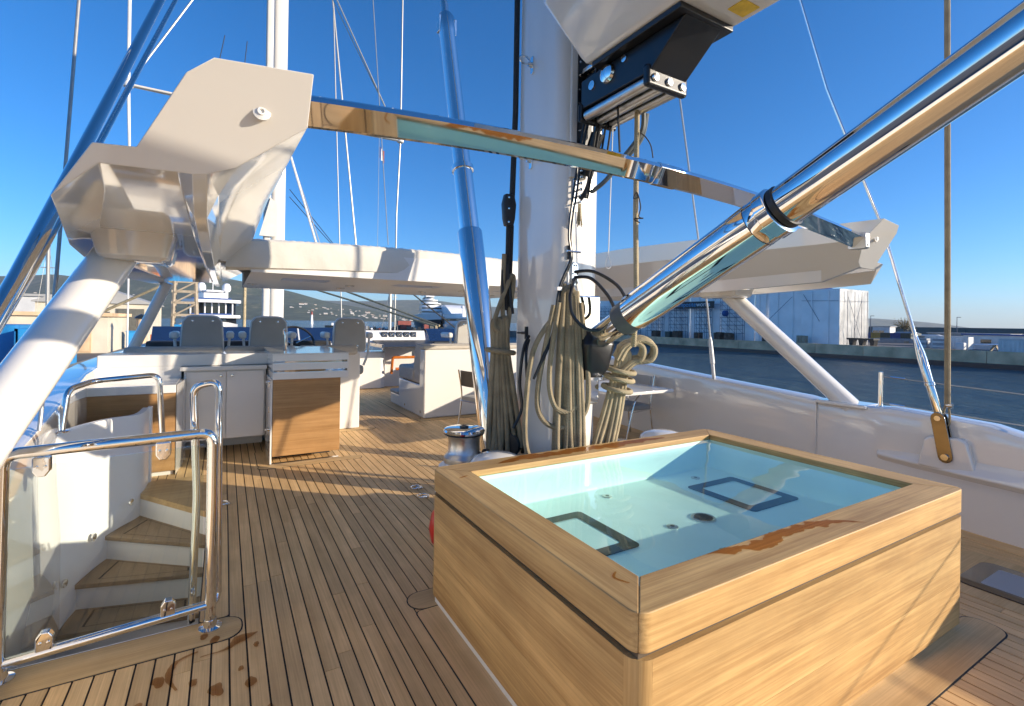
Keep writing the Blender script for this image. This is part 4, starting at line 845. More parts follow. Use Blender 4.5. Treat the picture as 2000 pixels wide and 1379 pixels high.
# ------------------------------------------------------------------ galley bar, couch, seats and helm
ba = thing('bar_counter', 'white bar counter with a teak front panel and two mirrored slots', 'bar counter', (0.85, 6.6, 0))
MB().box(0.49, 1.19, 6.17, 7.5, 0.09, 0.97).build('carcass', 'gelcoat', ba)
MB().box(0.52, 1.15, 6.42, 7.5, 0.0, 0.09).build('toe_board', 'black_plastic', ba)
MB().box(0.478, 1.21, 6.125, 6.165, 0.09, 0.963).build('front_panel', 'panel_teak', ba, bevel=0.003)
MB().box(0.455, 0.475, 6.13, 6.80, 0.0, 0.963).build('side_panel', 'gelcoat', ba, bevel=0.003)
MB().box(0.46, 1.2, 6.11, 6.16, 0.0, 0.014).build('toe_strip', 'steel', ba)
for z0, z1 in ((0.965, 1.045), (1.07, 1.15), (1.175, 1.246)): MB().box(0.468, 1.29, 6.07, 7.45, z0, z1).build('band', 'gelcoat', ba, bevel=0.004)
for z0, z1 in ((1.045, 1.07), (1.15, 1.175)): MB().box(0.482, 1.276, 6.085, 7.4, z0-0.001, z1+0.001).build('mirror_strip', 'chrome', ba)
MB().box(0.463, 1.295, 6.065, 7.6, 1.247, 1.26).build('top', 'gelcoat', ba, bevel=0.003)
fa = MB().tube(bent([(0.62, 6.35, 1.26), (0.62, 6.35, 1.52), (0.62, 6.50, 1.52), (0.62, 6.52, 1.46)], 0.05), 0.014, 10).build('tap', 'chrome', ba)
for z in (0.3, 0.55, 0.85): MB().box(0.447, 0.456, 6.35, 6.40, z, z+0.08).build('hinge', 'steel', ba)
for z, y in ((0.93, 6.2), (0.38, 6.25)): MB().lathe([(0.02, 0), (0.018, 0.012), (0.008, 0.02), (0.016, 0.045), (0, 0.048)], (0.455, y, z), (-1, 0, 0), 12).build('latch', 'chrome', ba)
gc = thing('galley_cabinet', 'white galley cabinets with two doors and a teak fronted side counter', 'cabinet', (-0.3, 6.8, 0))
MB().box(-0.40, 0.45, 6.83, 7.35, 0.20, 1.03).build('carcass', 'gelcoat', gc)
MB().box(-0.42, 0.45, 7.34, 7.38, 0.0, 0.2).build('toe_board', 'gelcoat', gc)
for x0, x1, kx in ((-0.375, 0.022, -0.03), (0.028, 0.43, 0.085)):
    d = MB().box(x0, x1, 6.805, 6.828, 0.205, 1.01).build('door', 'gelcoat', gc, bevel=0.003)
    MB().lathe([(0.016, 0), (0.013, 0.008), (0.007, 0.014), (0.016, 0.03), (0.012, 0.036), (0, 0.037)], (kx, 6.805, 0.96), (0, -1, 0), 14).build('knob', 'chrome', d)
MB().prism([(-0.425, 6.2), (-0.375, 6.80), (-0.375, 6.85), (-0.425, 6.85)], 2, 0.0, 0.94).build('side_cheek', 'gelcoat', gc)
MB().box(-0.44, 0.46, 6.76, 7.0, 1.03, 1.075).build('worktop', 'gelcoat', gc, bevel=0.006)
MB().box(-1.20, 0.52, 6.90, 7.42, 1.076, 1.215).build('upstand', 'gelcoat', gc, bevel=0.012, seg=3)
MB().box(-1.32, -0.43, 6.18, 6.95, 0.86, 0.945).build('side_top', 'gelcoat', gc, bevel=0.008)
MB().box(-1.30, -0.43, 6.90, 7.0, 0.94, 1.08).build('splash_back', 'gelcoat', gc)
MB().box(-1.28, -0.432, 6.205, 6.235, 0.05, 0.858).build('teak_front', 'panel_teak', gc)
MB().box(-1.28, -0.45, 6.24, 6.9, 0.0, 0.86).build('side_carcass', 'gelcoat', gc)
co = thing('couch', 'long beige cushioned couch backing onto the galley cabinets', 'couch', (0.5, 7.8, 0))
MB().box(-1.15, 1.30, 7.45, 7.75, 0.0, 1.17).box(1.3, 1.80, 7.66, 7.75, 0.0, 1.17).build('shell', 'gelcoat', co, bevel=0.02, seg=3)
MB().box(-1.1, 1.75, 7.75, 8.35, 0.0, 0.42).build('base', 'gelcoat', co, bevel=0.02)
for x0, x1 in ((-1.08, -0.02), (0.0, 0.92), (0.94, 1.76)):
    MB().box(x0, x1, 7.62, 7.86, 1.12, 1.265).build('back_cushion', 'upholstery', co, bevel=0.05, seg=4)
    MB().box(x0, x1, 7.87, 8.4, 0.42, 0.56).build('seat_cushion', 'upholstery', co, bevel=0.04, seg=3)
def helm_seat(x, y, label):
    t = thing('pilot_chair', label, 'pilot chair', (x, y, 0), 'helm seats facing forward')
    MB().lathe([(0.22, 0), (0.22, 0.03), (0.07, 0.06), (0.07, 0.70)], (x, y+0.2, 0), n=20).build('pedestal', 'steel', t)
    MB().box(x-0.27, x+0.27, y-0.02, y+0.5, 0.70, 0.86).build('seat', 'upholstery_grey', t, bevel=0.05, seg=3)
    pl = [(-0.255, 1.10), (0.255, 1.10), (0.285, 1.16), (0.272, 1.45), (0.255, 1.60), (0.20, 1.675), (0.12, 1.69), (-0.12, 1.69), (-0.20, 1.675), (-0.255, 1.60), (-0.272, 1.45), (-0.285, 1.16)]
    bk = MB().prism([(x+a, b) for a, b in pl], 1, y-0.11, y-0.03).build('back_shell', 'white_plastic', t, bevel=0.02, seg=3)
    MB().prism([(x+a*0.93, 1.395+(b-1.395)*0.93) for a, b in pl], 1, y-0.125, y-0.10).build('back_pad', 'upholstery_grey', t, bevel=0.02, seg=3)
    MB().prism([(x+a*0.95, 1.395+(b-1.395)*0.95) for a, b in pl], 1, y-0.04, y+0.05).build('front_pad', 'upholstery', t, bevel=0.03, seg=3)
    for a in (-0.17, 0.17):
        for b in (1.20, 1.60): MB().lathe([(0.016, 0), (0.012, 0.004), (0, 0.005)], (x+a*0.75, y-0.125, b), (0, -1, 0), 10).build('button', 'steel', bk)
    for s in (-1, 1):
        a = MB().box(x+s*0.36-0.055, x+s*0.36+0.055, y-0.06, y+0.36, 1.33, 1.44).build('armrest', 'white_plastic', t, bevel=0.04, seg=4)
        MB().tube([(x+s*0.35, y-0.01, 1.35), (x+s*0.33, y-0.02, 1.05), (x+s*0.26, y+0.0, 0.86)], 0.02, 8).build('bracket', 'white_plastic', a)
for x, lb in ((-0.285, 'leftmost helm seat, in front of the moored motor yacht'), (0.605, 'second helm seat from the left, above the couch'), (1.85, 'helm seat just left of the gauge panel, above the bar counter'), (4.10, 'helm seat partly hidden behind the chromed stay cylinder')):
    helm_seat(x, 8.75, lb)
MB()
bx = thing('seat_box', 'white seating box with beige cushions and a glossy plain back', 'bench', (3.8, 8.6, 0))
MB().prism([(7.90, 0.0), (7.90, 1.165), (8.12, 1.165), (8.14, 0.55), (9.3, 0.55), (9.3, 0.22), (9.82, 0.22), (9.82, 0.0)], 0, 2.92, 5.0).build('shell', 'gelcoat', bx, bevel=0.025, seg=3)
MB().prism([(8.13, 0.56), (8.13, 1.19), (8.18, 1.25), (8.36, 1.25), (8.42, 1.19), (8.5, 0.82), (8.5, 0.56)], 0, 2.93, 3.98).build('back_cushion', 'upholstery', bx, bevel=0.03, seg=3)
MB().prism([(8.13, 0.56), (8.13, 1.19), (8.18, 1.25), (8.36, 1.25), (8.42, 1.19), (8.5, 0.82), (8.5, 0.56)], 0, 4.0, 5.0).build('back_cushion', 'upholstery', bx, bevel=0.03, seg=3)
MB().box(2.91, 5.0, 7.93, 8.17, 1.166, 1.235).build('top_cushion', 'upholstery', bx, bevel=0.03, seg=3)
MB().box(2.91, 4.98, 8.42, 9.3, 0.56, 0.82).build('seat_cushion', 'upholstery', bx, bevel=0.05, seg=3)
MB().box(2.90, 3.4, 9.32, 9.8, 0.222, 0.28).build('step_cushion', 'upholstery', bx, bevel=0.02)
for y, z in ((8.05, 0.10), (8.9, 0.10)): MB().lathe([(0.03, 0), (0.03, 0.008), (0.02, 0.012), (0, 0.012)], (2.92, y, z), (-1, 0, 0), 16).build('courtesy_light', 'steel', bx)
hc = thing('helm_console', 'white helm console with gauges, tinted windscreen and black hatch', 'helm console', (2, 12, 0))
MB().prism([(2.25, 11.9), (3.3, 11.9), (3.42, 12.0), (3.42, 12.35), (2.25, 12.35)], 2, 0.0, 0.90).build('cabinet', 'gelcoat', hc, bevel=0.03, seg=3)
MB().box(-1.35, 2.4, 11.2, 12.35, 0.0, 1.14).build('dash', 'gelcoat', hc, bevel=0.04, seg=3)
MB().box(-1.25, 2.0, 11.15, 11.5, 1.02, 1.20).build('instrument_ledge', 'black_plastic', hc, bevel=0.03)
pn = MB().prism([(12.25, 1.18), (12.35, 1.40), (12.42, 1.40), (12.42, 1.1), (12.2, 1.1)], 0, 2.5, 4.55).build('gauge_panel', 'gelcoat', hc, bevel=0.01)
for i in range(5):
    x = 3.47+0.19*i
    g = MB().box(x-0.075, x+0.075, 12.285-0.012, 12.31, 1.225, 1.365).build('gauge', 'black_plastic', pn, bevel=0.01)
    MB().tube([(x+0.045*math.cos(a), 12.272, 1.295+0.045*math.sin(a)) for a in [j*math.pi/8 for j in range(16)]], 0.007, 6, closed=True).build('bezel', 'steel', g)
    MB().tube([(x-0.02, 12.27, 1.28), (x+0.025, 12.27, 1.315)], 0.005, 5).build('needle', 'white_plastic', g)
MB().prism([(11.2, 1.02), (12.2, 1.14), (12.2, 1.16), (11.2, 1.045)], 0, 3.15, 4.55).build('hatch_slide', 'black_plastic', hc, bevel=0.006)
for x in (3.1, 4.55): MB().box(x, x+0.05, 11.15, 12.2, 1.02, 1.10).build('slide_rail', 'steel', hc)
MB().box(3.42, 4.5, 12.2, 12.3, 0.0, 1.0).build('bulkhead', 'gelcoat_warm', hc)
MB().tube(bent([(3.55, 11.9, 0.35), (3.55, 11.8, 0.75), (4.1, 11.8, 0.75)], 0.05), 0.035, 10).tube(bent([(3.6, 11.7, 0.48), (4.1, 11.7, 0.48)], 0.05), 0.035, 10).build('grab_rail', 'orange_wood', hc)
MB().prism([(12.3, 0.9), (12.42, 1.14), (12.5, 1.14), (12.5, 0.9)], 0, -1.4, 2.5)
for x0, x1 in ((-1.28, -0.35), (-0.30, 0.62), (0.66, 1.45), (1.5, 2.48), (4.62, 5.8)):
    s = MB().prism([(12.1, 1.13), (12.45, 1.455), (12.47, 1.455), (12.13, 1.13)], 0, x0, x1).build('windscreen_pane', 'navy_glass', hc)
    MB().tube([(x1+0.02, 12.1, 1.13), (x1+0.02, 12.45, 1.45)], 0.02, 8).build('mullion', 'gelcoat', s)
MB().box(4.6, 5.85, 11.8, 12.35, 0.9, 1.14).build('side_dash', 'black_plastic', hc, bevel=0.03)
wh = thing('steering_wheel', 'black steering wheel between the second and third helm seats', 'steering wheel', (1.22, 10.9, 1.15))
MB().tube([(1.22+0.40*math.cos(a), 10.95+0.1*math.sin(a), 1.13+0.36*math.sin(a)) for a in [j*math.pi/16 for j in range(32)]], 0.022, 10, closed=True).build('rim', 'black_plastic', wh)
for a in (0.5, 2.6, 4.7): MB().tube([(1.22, 10.97, 1.13), (1.22+0.4*math.cos(a), 10.95+0.1*math.sin(a), 1.13+0.36*math.sin(a))], 0.014, 8).build('spoke', 'steel', wh)
MB().lathe([(0.06, 0), (0.06, 0.04), (0.03, 0.25)], (1.22, 10.94, 1.13), (0, 1, 0), 18).build('hub', 'black_metal', wh)

# ------------------------------------------------------------------ dining table and chairs
tb = thing('dining_table', 'white topped dining table by the bulwark behind the rope hank', 'table', (4.7, 5.1, 0))
MB().prism(rrect(4.15, 5.2, 4.55, 5.7, 0.03), 2, 0.755, 0.795).build('top', 'gelcoat', tb, bevel=0.006)
MB().lathe([(0.24, 0), (0.24, 0.02), (0.05, 0.05), (0.05, 0.70), (0.12, 0.755)], (4.7, 5.2, 0), n=20).build('pedestal', 'steel', tb)
def dining_chair(x, y, face, label, backmat):
    t = thing('dining_chair', label, 'chair', (x, y, 0), 'dining chairs')
    M4 = Matrix.Translation((x, y, 0)) @ Matrix.Rotation(face, 4, 'Z')
    P = lambda a, b, c: M4 @ Vector((a, b, c))
    m = MB().box(-0.22, 0.22, -0.22, 0.22, 0.42, 0.50, M4).build('seat', 'upholstery_grey', t, bevel=0.025, seg=3)
    secs = []
    for i in range(9):
        u = -0.22+0.44*i/8; bow = -0.035*(1-(u/0.22)**2)
        secs.append([P(u, -0.235+bow+dy-(c-0.66)*0.12, c) for dy, c in ((0, 0.66), (0, 0.90), (0.035, 0.90), (0.035, 0.66))])
    MB().loft(secs).build('back', backmat, t, bevel=0.008)
    for s in (-1, 1):
        MB().tube(smoothpath([P(s*0.235, -0.285, 0.0), P(s*0.23, -0.235, 0.3), P(s*0.225, -0.22, 0.55), P(s*0.225, -0.29, 0.91)], 5), 0.0125, 8).build('rear_leg', 'steel', t)
        MB().tube(smoothpath([P(s*0.24, 0.26, 0.0), P(s*0.25, 0.18, 0.35), P(s*0.255, 0.10, 0.58), P(s*0.25, -0.05, 0.66), P(s*0.235, -0.23, 0.665)], 5), 0.0125, 8).build('arm_leg', 'steel', t)
        MB().tube([P(s*0.235, -0.235, 0.43), P(s*0.25, 0.17, 0.40)], 0.01, 8).build('seat_rail', 'steel', t)
    MB().tube([P(-0.235, -0.24, 0.43), P(0.235, -0.24, 0.43)], 0.01, 8).build('cross_rail', 'steel', t)
dining_chair(5.13, 5.35, RAD(90), 'tube framed dining chair against the white bulwark', 'upholstery_grey')
dining_chair(3.46, 6.80, RAD(-75), 'tube framed dining chair with dark back beside the chromed stay cylinder', 'brown_leather')

# ------------------------------------------------------------------ foremast and its rigging
fm = thing('foremast', 'white foremast with spreaders rising behind the hardtop', 'mast', (2.3, 29, -1.4))
MB().loft([[(2.36+dx, 29+dy, z) for dx, dy in rrect(-0.34, 0.34, -0.45, 0.45, 0.2, 4)] for z in (-1.4, 33)]).build('spar', 'spar_paint', fm)
MB().loft([[(1.82+dx, 28.5+dy, z) for dx, dy in rrect(-0.17, 0.17, -0.15, 0.15, 0.1, 4)] for z in (-1.4, 33)]).build('furled_sail', 'canvas', fm)
for sg, tx in ((-1, -4.0), (1, 8.85)):
    MB().tube([(2.36, 29, 12.4), (tx, 28.6, 12.35)], [0.20, 0.13], 12, ry=0.08).build('spreader', 'spar_paint', fm)
    MB().lathe([(0.12, -0.15), (0.2, -0.1), (0.2, 0.1), (0.12, 0.15)], (tx, 28.6, 12.35), n=12).build('spreader_tip', 'white_plastic', fm)
    MB().tube([(tx, 28.6, 22), (tx, 28.6, 12.35), (tx*0.985+0.03, 28.8, 8), (tx*0.985+0.03, 28.8, -1.2)], [0.07, 0.07, 0.045, 0.03] if sg < 0 else 0.045, 8).build('shroud', 'white_plastic' if sg < 0 else 'wire', fm)
    MB().tube([(tx, 28.6, 12.35), (2.36+sg*0.3, 29, 24.5)], 0.04, 6).build('diagonal', 'wire', fm)
for a, b, r_, mt in (((4.98, 29, 19.6), (6.4, 28.5, 5.5), 0.05, 'wire'), ((5.0, 29, 19.6), (5.55, 28, 1.2), 0.03, 'wire'), ((4.9, 29, 19.7), (8.9, 28.6, 12.4), 0.025, 'wire'),
                     ((7.2, 29, 20.5), (8.05, 28, 6), 0.025, 'wire'), ((2.9, 28.8, 10.5), (4.2, 28, 5.6), 0.06, 'white_plastic'), ((2.9, 28.8, 10.5), (4.6, 28, 5.0), 0.025, 'wire'),
                     ((2.9, 28.8, 8.6), (5.1, 28, 5.7), 0.02, 'black_rope'), ((2.9, 28.8, 8.2), (5.0, 28, 5.7), 0.02, 'black_rope'), ((-0.2, 29, 16), (-0.6, 29, 13.6), 0.02, 'black_rope'), ((0.8, 29, 16), (0.6, 29, 13.6), 0.02, 'black_rope')):
    MB().tube([a, b], r_, 6).build('wire', mt, fm)
MB().prism([(1.45, 5.9), (2.2, 5.9), (2.2, 7.7), (1.95, 7.9)], 1, 28.2, 28.35).build('sail_bag', 'canvas', fm)
fl = thing('courtesy_flag', 'small blue white and red striped flag hanging under the right spreader', 'flag', (7.75, 28.6, 11.2))
for i, c in enumerate(('c_blue', 'sign_white', 'c_red')): MB().box(7.63+i*0.09, 7.72+i*0.09, 28.58, 28.61, 11.1-0.14*i, 11.75-0.1*i).build('stripe', c, fl)
MB().tube([(7.6, 28.6, 12.3), (7.6, 28.6, 5)], 0.012, 5).build('halyard', 'wire', fl)
for a, b, mt, lb in (((3.7, 13.2, 2.45), (4.55, 12.75, 1.45), 'rope_light', 0),):
    pass
def line(name, label, a, b, r_, mt, cat='rope'): return MB().tube([a, b], r_, 7).build(name, mt, None, label=label, cat=cat, group='sheets and lines on the foredeck')
line('foresail_sheet', 'tan sheet slanting down to the windscreen, the upper of the pair', (2.4, 20.0, 3.35), (5.6, 13.9, 1.52), 0.035, 'rope_light')
line('foresail_sheet', 'tan sheet slanting down to the windscreen, the lower of the pair', (1.5, 20.0, 3.2), (5.45, 13.8, 1.50), 0.032, 'rope_light')
line('control_line', 'black line slanting down right of the two tan sheets', (6.4, 20, 3.1), (8.9, 20, 1.3), 0.03, 'black_rope')
line('foresail_sheet', 'tan sheet behind the leftmost helm seat', (-0.8, 17, 3.0), (-3.3, 18, 1.6), 0.04, 'rope_light')
line('control_line', 'black line behind the left front leg of the hardtop', (-3.3, 20, 3.4), (-5.0, 20, 0.6), 0.04, 'black_rope')
line('halyard', 'tan halyard standing upright left of the foremast', (0.78, 26, 3.9), (0.78, 26, 0.8), 0.07, 'rope_light')
rs = thing('mooring_mast', 'slim grey mast of a neighbouring boat at the far left', 'mast', (-18.5, 72, -4))
MB().tube([(-16.3, 70, -4), (-16.3, 70, 9.5)], 0.17, 10).build('spar', 'wire', rs)
MB().tube([(-16.9, 70, 6.7), (-15.7, 70, 6.7)], 0.05, 6).build('spreader', 'wire', rs)
for s in (-1, 1): MB().tube([(-16.3, 70, 9.4), (-16.3+s*1.5, 70, -3)], 0.02, 5).build('shroud', 'wire', rs)

# ------------------------------------------------------------------ far side quay on the right
QZ = -2.0
qy = MB().box(108, 420, -120, 190, -7, QZ)
quay_r = qy.build('quay', 'asphalt', kind='structure', smooth=0)
for i in range(26):                                     # cast concrete facing blocks with joints
    y0 = -60+i*9.0
    MB().box(107.6, 108.6, y0+0.04, y0+8.96, -7, QZ+0.25).build('facing_block', 'concrete', quay_r, smooth=0)
MB().box(107.5, 107.7, -60, 174, -5.2, -3.75).build('tide_band', 'hull_dark', quay_r, smooth=0)
sh = thing('wrapped_shed', 'huge white sheeted refit shed with scaffolding across the water', 'shed', (118, 100, QZ))
SH0, SHT = 54.6, 10.1
bays = [(54.6, 62.5, 0.0, 10.0), (62.5, 70.5, 0.5, 10.3), (70.5, 74.5, 1.1, 10.6), (74.5, 84, 0.9, 10.5), (84, 94, 1.0, 10.6), (94, 105, 0.8, 10.7), (105, 117, 1.0, 10.7), (117, 132, 0.9, 10.8), (132, 150, 0.9, 10.9), (150, 172, 1.0, 10.9)]
for y0, y1, dx, zt in bays:
    n_ = max(2, int((y1-y0)/2)); m_rows = 5
    secs = []
    for i in range(n_+1):
        y = y0+(y1-y0)*i/n_; q = []
        for j in range(m_rows+1):
            z = QZ+(zt-QZ)*j/m_rows
            q.append((112.2+dx+noise.noise(Vector((y*0.35, z*0.4, 1)))*0.28, y, z))
        secs.append(q)
    MB().loft(secs, False, False).build('sheet_panel', 'wrap', sh, smooth=60)
for y0, y1, dx, zt in bays[:8]:                         # timber ribs and straps holding the sheeting
    for k in (1, 3):
        y = y0+(y1-y0)*(k+0.37*((y0*7.1) % 1))/4.6; MB().box(112.0+dx-0.12, 112.0+dx, y-0.09, y+0.09, QZ, zt-0.2).build('sheet_rib', 'wrap', sh, smooth=0)
    if int(y0) % 3 == 0: MB().tube([(111.95+dx, y0+0.1, 7.4), (111.95+dx, y1-0.1, 7.6)], 0.04, 5).build('strap', 'scaffold', sh)
for i in range(3):
    secs = []
    for a in range(4):
        x = 112.2+(12.3-0)*(i*4+a)/12 + (0 if a < 3 else 1.0); 
        secs.append([(min(x, 124.5), SH0+noise.noise(Vector((x*0.5, z, 7)))*0.35, z) for z in (QZ, 0, 2, 4, 6, 8, 10.0)])
    MB().loft(secs, False, False).build('end_panel', 'wrap_silver', sh, smooth=60)
MB().add([(112.2, 54.6, 10.0), (124.5, 54.6, 10.0), (124.5, 172, 10.9), (113, 172, 10.9)], [(0, 1, 2, 3)]).build('roof_sheet', 'wrap', sh)
for y, h in ((60, 0.8), (66, 1.0), (72, 1.0), (78, 0.7)): MB().lathe([(2.6, 0), (1.6, h*0.6), (0.1, h)], (116, y, 10.1), n=10).build('roof_peak', 'c_blue', sh)
# scaffold towers on the facade
def scaffold(y0, y1, z1, dx=111.4):
    m = MB(); k = 3
    for i in range(k+1):
        y = y0+(y1-y0)*i/k
        for x in (dx, dx+0.7): m.tube([(x, y, QZ), (x, y, z1)], 0.055, 5)
    z = QZ+1.9
    while z < z1:
        for x in (dx, dx+0.7): m.tube([(x, y0, z), (x, y1, z)], 0.05, 5)
        m.tube([(dx, y0, z+1.0), (dx, y1, z+1.0)], 0.035, 5)
        for i in range(k): m.tube([(dx, y0+(y1-y0)*i/k, z), (dx, y0+(y1-y0)*(i+1)/k, z+1.95)], 0.035, 5)
        z += 2.0
    o = m.build('scaffold', 'scaffold', sh)
    for z in (QZ+3.9, QZ+5.9): MB().box(dx-0.05, dx+0.75, y0+0.2, y1-0.2, z, z+0.08).build('platform', 'scaffold', o)
scaffold(76.5, 83, 10.2); scaffold(86, 91, 6.5); scaffold(94, 100, 9.9); scaffold(102.5, 109, 6.2); scaffold(112, 120, 9.8); scaffold(126, 133, 7)
for y, z in ((80.5, 4.9), (103.5, 4.9)): MB().lathe([(0.5, 0), (0.8, 0.2), (0.8, 1.0), (0.5, 1.2)], (110.9, y, z), (0, 1, 0), 14).build('fan_drum', 'c_blue', sh)
for x in (114.5, 117.5, 120.5, 123.0): MB().tube([(x, SH0-0.45, QZ), (x, SH0-0.45, 9.6)], 0.05, 5).build('end_pole', 'scaffold', sh)
for x0, z0, x1, z1 in ((114.5, 8.5, 120.5, -1), (120.5, 8, 117.5, 1), (113, 7.4, 123.6, 7.6)): MB().tube([(x0, SH0-0.45, z0), (x1, SH0-0.45, z1)], 0.04, 5).build('end_brace', 'scaffold', sh)
for y0, z0, y1, z1 in ((72.5, 1, 64.5, 8.6), (62, 9, 58.5, 3.0), (88, 1.5, 84.8, 8.8)): MB().tube([(111.9, y0, z0), (111.9, y1, z1)], 0.05, 5).build('brace', 'scaffold', sh)
sgn = thing('shed_sign', 'long black sign with blue and white lettering on the sheeted shed', 'sign', (111.2, 96, 6.5))
MB().box(110.85, 111.05, 84.6, 101.8, 6.35, 8.2).build('board', 'sign_black', sgn)
def text(body, y, z, size, mt, parent):
    cu = bpy.data.curves.new('lettering', 'FONT'); cu.body = body; cu.size = size; cu.extrude = 0.01
    o = bpy.data.objects.new('lettering', cu); C.objects.link(o)
    o.rotation_euler = (RAD(90), 0, RAD(-90))
    bpy.context.view_layer.update()
    me = bpy.data.meshes.new_from_object(o.evaluated_get(bpy.context.evaluated_depsgraph_get()))
    w = max(v.co.x for v in me.vertices)
    bpy.data.objects.remove(o)
    ob = bpy.data.objects.new('lettering', me); C.objects.link(ob); me.materials.clear(); me.materials.append(MATS[mt])
    ob.rotation_euler = (RAD(90), 0, RAD(-90)); ob.parent = parent; ob.location = Vector((110.82, y, z))-ORG[parent.name]
    return w
w_ = text('composite', 97.6, 6.85, 1.75, 'sign_blue', sgn); text('works', 97.6-w_-0.15, 6.85, 1.75, 'sign_white', sgn)
rr = random.Random(5)
for i, (y, s, k) in enumerate(((61.0, 1.7, 1), (69.0, 1.9, 0), (79.2, 1.8, 0), (82.2, 1.9, 0), (88.5, 1.7, 0), (95.6, 2.0, 0), (98.5, 1.7, 2), (103.5, 1.9, 0), (113, 1.8, 0), (117.5, 2.0, 2), (122, 1.8, 0), (128, 1.8, 0))):
    lb = ('paler stacked ballast block on the quay nearest the shed corner', 'rusty ballast block standing on the quay edge in front of the shed', 'green crate standing among the ballast blocks on the quay')[0 if k == 1 else 1 if k == 0 else 2]
    t = thing('ballast_block' if k != 2 else 'crate', lb, 'ballast block' if k != 2 else 'crate', (109.8, y, QZ), 'blocks and crates along the quay edge')
    n_ = 3
    for q in range(n_): MB().box(109.0, 109.0+s, y-s/2+q*s/n_+0.04, y-s/2+(q+1)*s/n_-0.04, QZ, QZ+s*1.05+rr.uniform(-0.08, 0.08)).build('slab', 'timber' if k == 1 else 'rust_block' if k == 0 else 'c_green', t, bevel=0.04)
tr_ = thing('steel_trestle', 'low black steel trestle on the quay beside the shed end', 'trestle', (114, 47, QZ))
MB().box(110.5, 113.0, 47.5, 52.4, QZ+1.3, QZ+1.65).build('top_beam', 'black_metal', tr_)
for y in (48.0, 50.0, 51.8): MB().prism([(y-0.25, QZ), (y+0.25, QZ), (y+0.45, QZ+1.3), (y-0.45, QZ+1.3)], 0, 111.0, 112.5).build('leg', 'black_metal', tr_)
def container(name, label, x, y, ln, c, group, z=None, h=2.6, w=2.4, along='x'):
    z = QZ if z is None else z
    t = thing(name, label, 'container', (x+w/2, y+ln/2, z), group)
    MB().box(x, x+w, y, y+ln, z+0.1, z+h).build('shell', c, t, smooth=0)
    nR = max(4, int(ln/0.5)); 
    m = MB()
    for i in range(nR): m.box(x-0.05, x, y+ln*(i+0.25)/nR, y+ln*(i+0.75)/nR, z+0.25, z+h-0.2)
    m.build('corrugation', c, t, smooth=0)
    for yy in (y, y+ln-0.12): MB().box(x-0.08, x+0.1, yy, yy+0.12, z, z+h+0.02).build('corner_post', c, t, smooth=0)
    MB().box(x-0.07, x+0.02, y, y+ln, z+h-0.15, z+h+0.03).build('top_rail', c, t, smooth=0)
    return t
for i, (c, lb) in enumerate((('c_blue', 'blue shipping container next to the shed end'), ('c_yellow', 'ochre yellow shipping container in the row of five'), ('c_green', 'dark green shipping container between the ochre and the blue ones'), ('c_blue', 'blue shipping container between the two dark green ones'), ('c_green', 'rightmost dark green shipping container of the row of five'))):
    container('shipping_container', lb, 150, 65.2-i*2.25, 2.2, c, 'row of shipping containers on the far quay', h=2.55, w=6)
container('shipping_container', 'large pale grey container at the right edge on the near end of the quay', 110.5, 17.6, 11.8, 'c_white', 'containers nearest the water', h=2.3)
container('shipping_container', 'white ribbed container behind the parked wing and palettes', 116.5, 35.0, 6.4, 'c_white', 'containers nearest the water', h=2.35)
for i, (x, y, w, ln, h, c, lb) in enumerate(((132, 40, 6, 9, 2.0, 'c_grey', 'grey flat roofed cabin behind the white ribbed container'), (124, 26, 5, 12, 2.7, 'c_white', 'long white site cabin with a dark window near the right edge'), (165, 42, 8, 16, 2.6, 'roof_grey', 'low grey store behind the row of containers'), (190, 77, 4, 5, 4.2, 'c_white', 'white boxy hut standing above the container roofs'))):
    t = thing('site_cabin', lb, 'cabin', (x, y, QZ)); MB().box(x, x+w, y, y+ln, QZ, QZ+h).build('wall', c, t)
    MB().box(x-0.3, x+w+0.3, y-0.3, y+ln+0.3, QZ+h, QZ+h+0.25).build('roof', 'roof_grey' if i != 1 else 'c_blue', t)
    for k in range(2):
        yy = y+ln*(0.3+0.35*k); f_ = MB().box(x-0.08, x, yy, yy+1.8, QZ+h*0.4, QZ+h*0.75).build('window', 'c_white', t); MB().box(x-0.12, x-0.08, yy+0.15, yy+1.65, QZ+h*0.44, QZ+h*0.71).build('pane', 'dark_glass', f_)
for i, (y, lb) in enumerate(((40.3, 'stack of wrapped palettes on the quay, the left one'), (37.6, 'stack of wrapped palettes on the quay, the right one'))):
    t = thing('pallet_stack', lb, 'pallet stack', (112, y, QZ))
    for q in range(5): MB().box(111.5+rr.uniform(-.05, .05), 113.2, y-0.9, y+0.9, QZ+q*0.4, QZ+q*0.4+0.37).build('pallet', ('c_grey', 'c_white')[q % 2], t, bevel=0.05)
t = thing('ibc_tank', 'small white liquid tank on the quay beside the palettes', 'tank', (111.8, 34.6, QZ))
MB().box(111.2, 112.4, 34.0, 35.2, QZ+0.15, QZ+1.4).build('tank', 'c_white', t, bevel=0.15, seg=3); MB().box(111.2, 112.4, 34.0, 35.2, QZ, QZ+0.15).build('pallet', 'timber', t)
t = thing('spar_on_trestles', 'long white wing shaped spar lying on trestles near the pale container', 'spar', (112, 28, QZ))
MB().loft([[(113+a*k, y, QZ+1.35+b*k+(y-26)*-0.03) for a, b in ((-0.9, 0), (0, 0.2), (0.9, 0), (0, -0.16))] for y, k in ((33.5, 0.25), (30, 0.8), (24, 1.0))]).build('spar', 'hull_white', t, smooth=0)
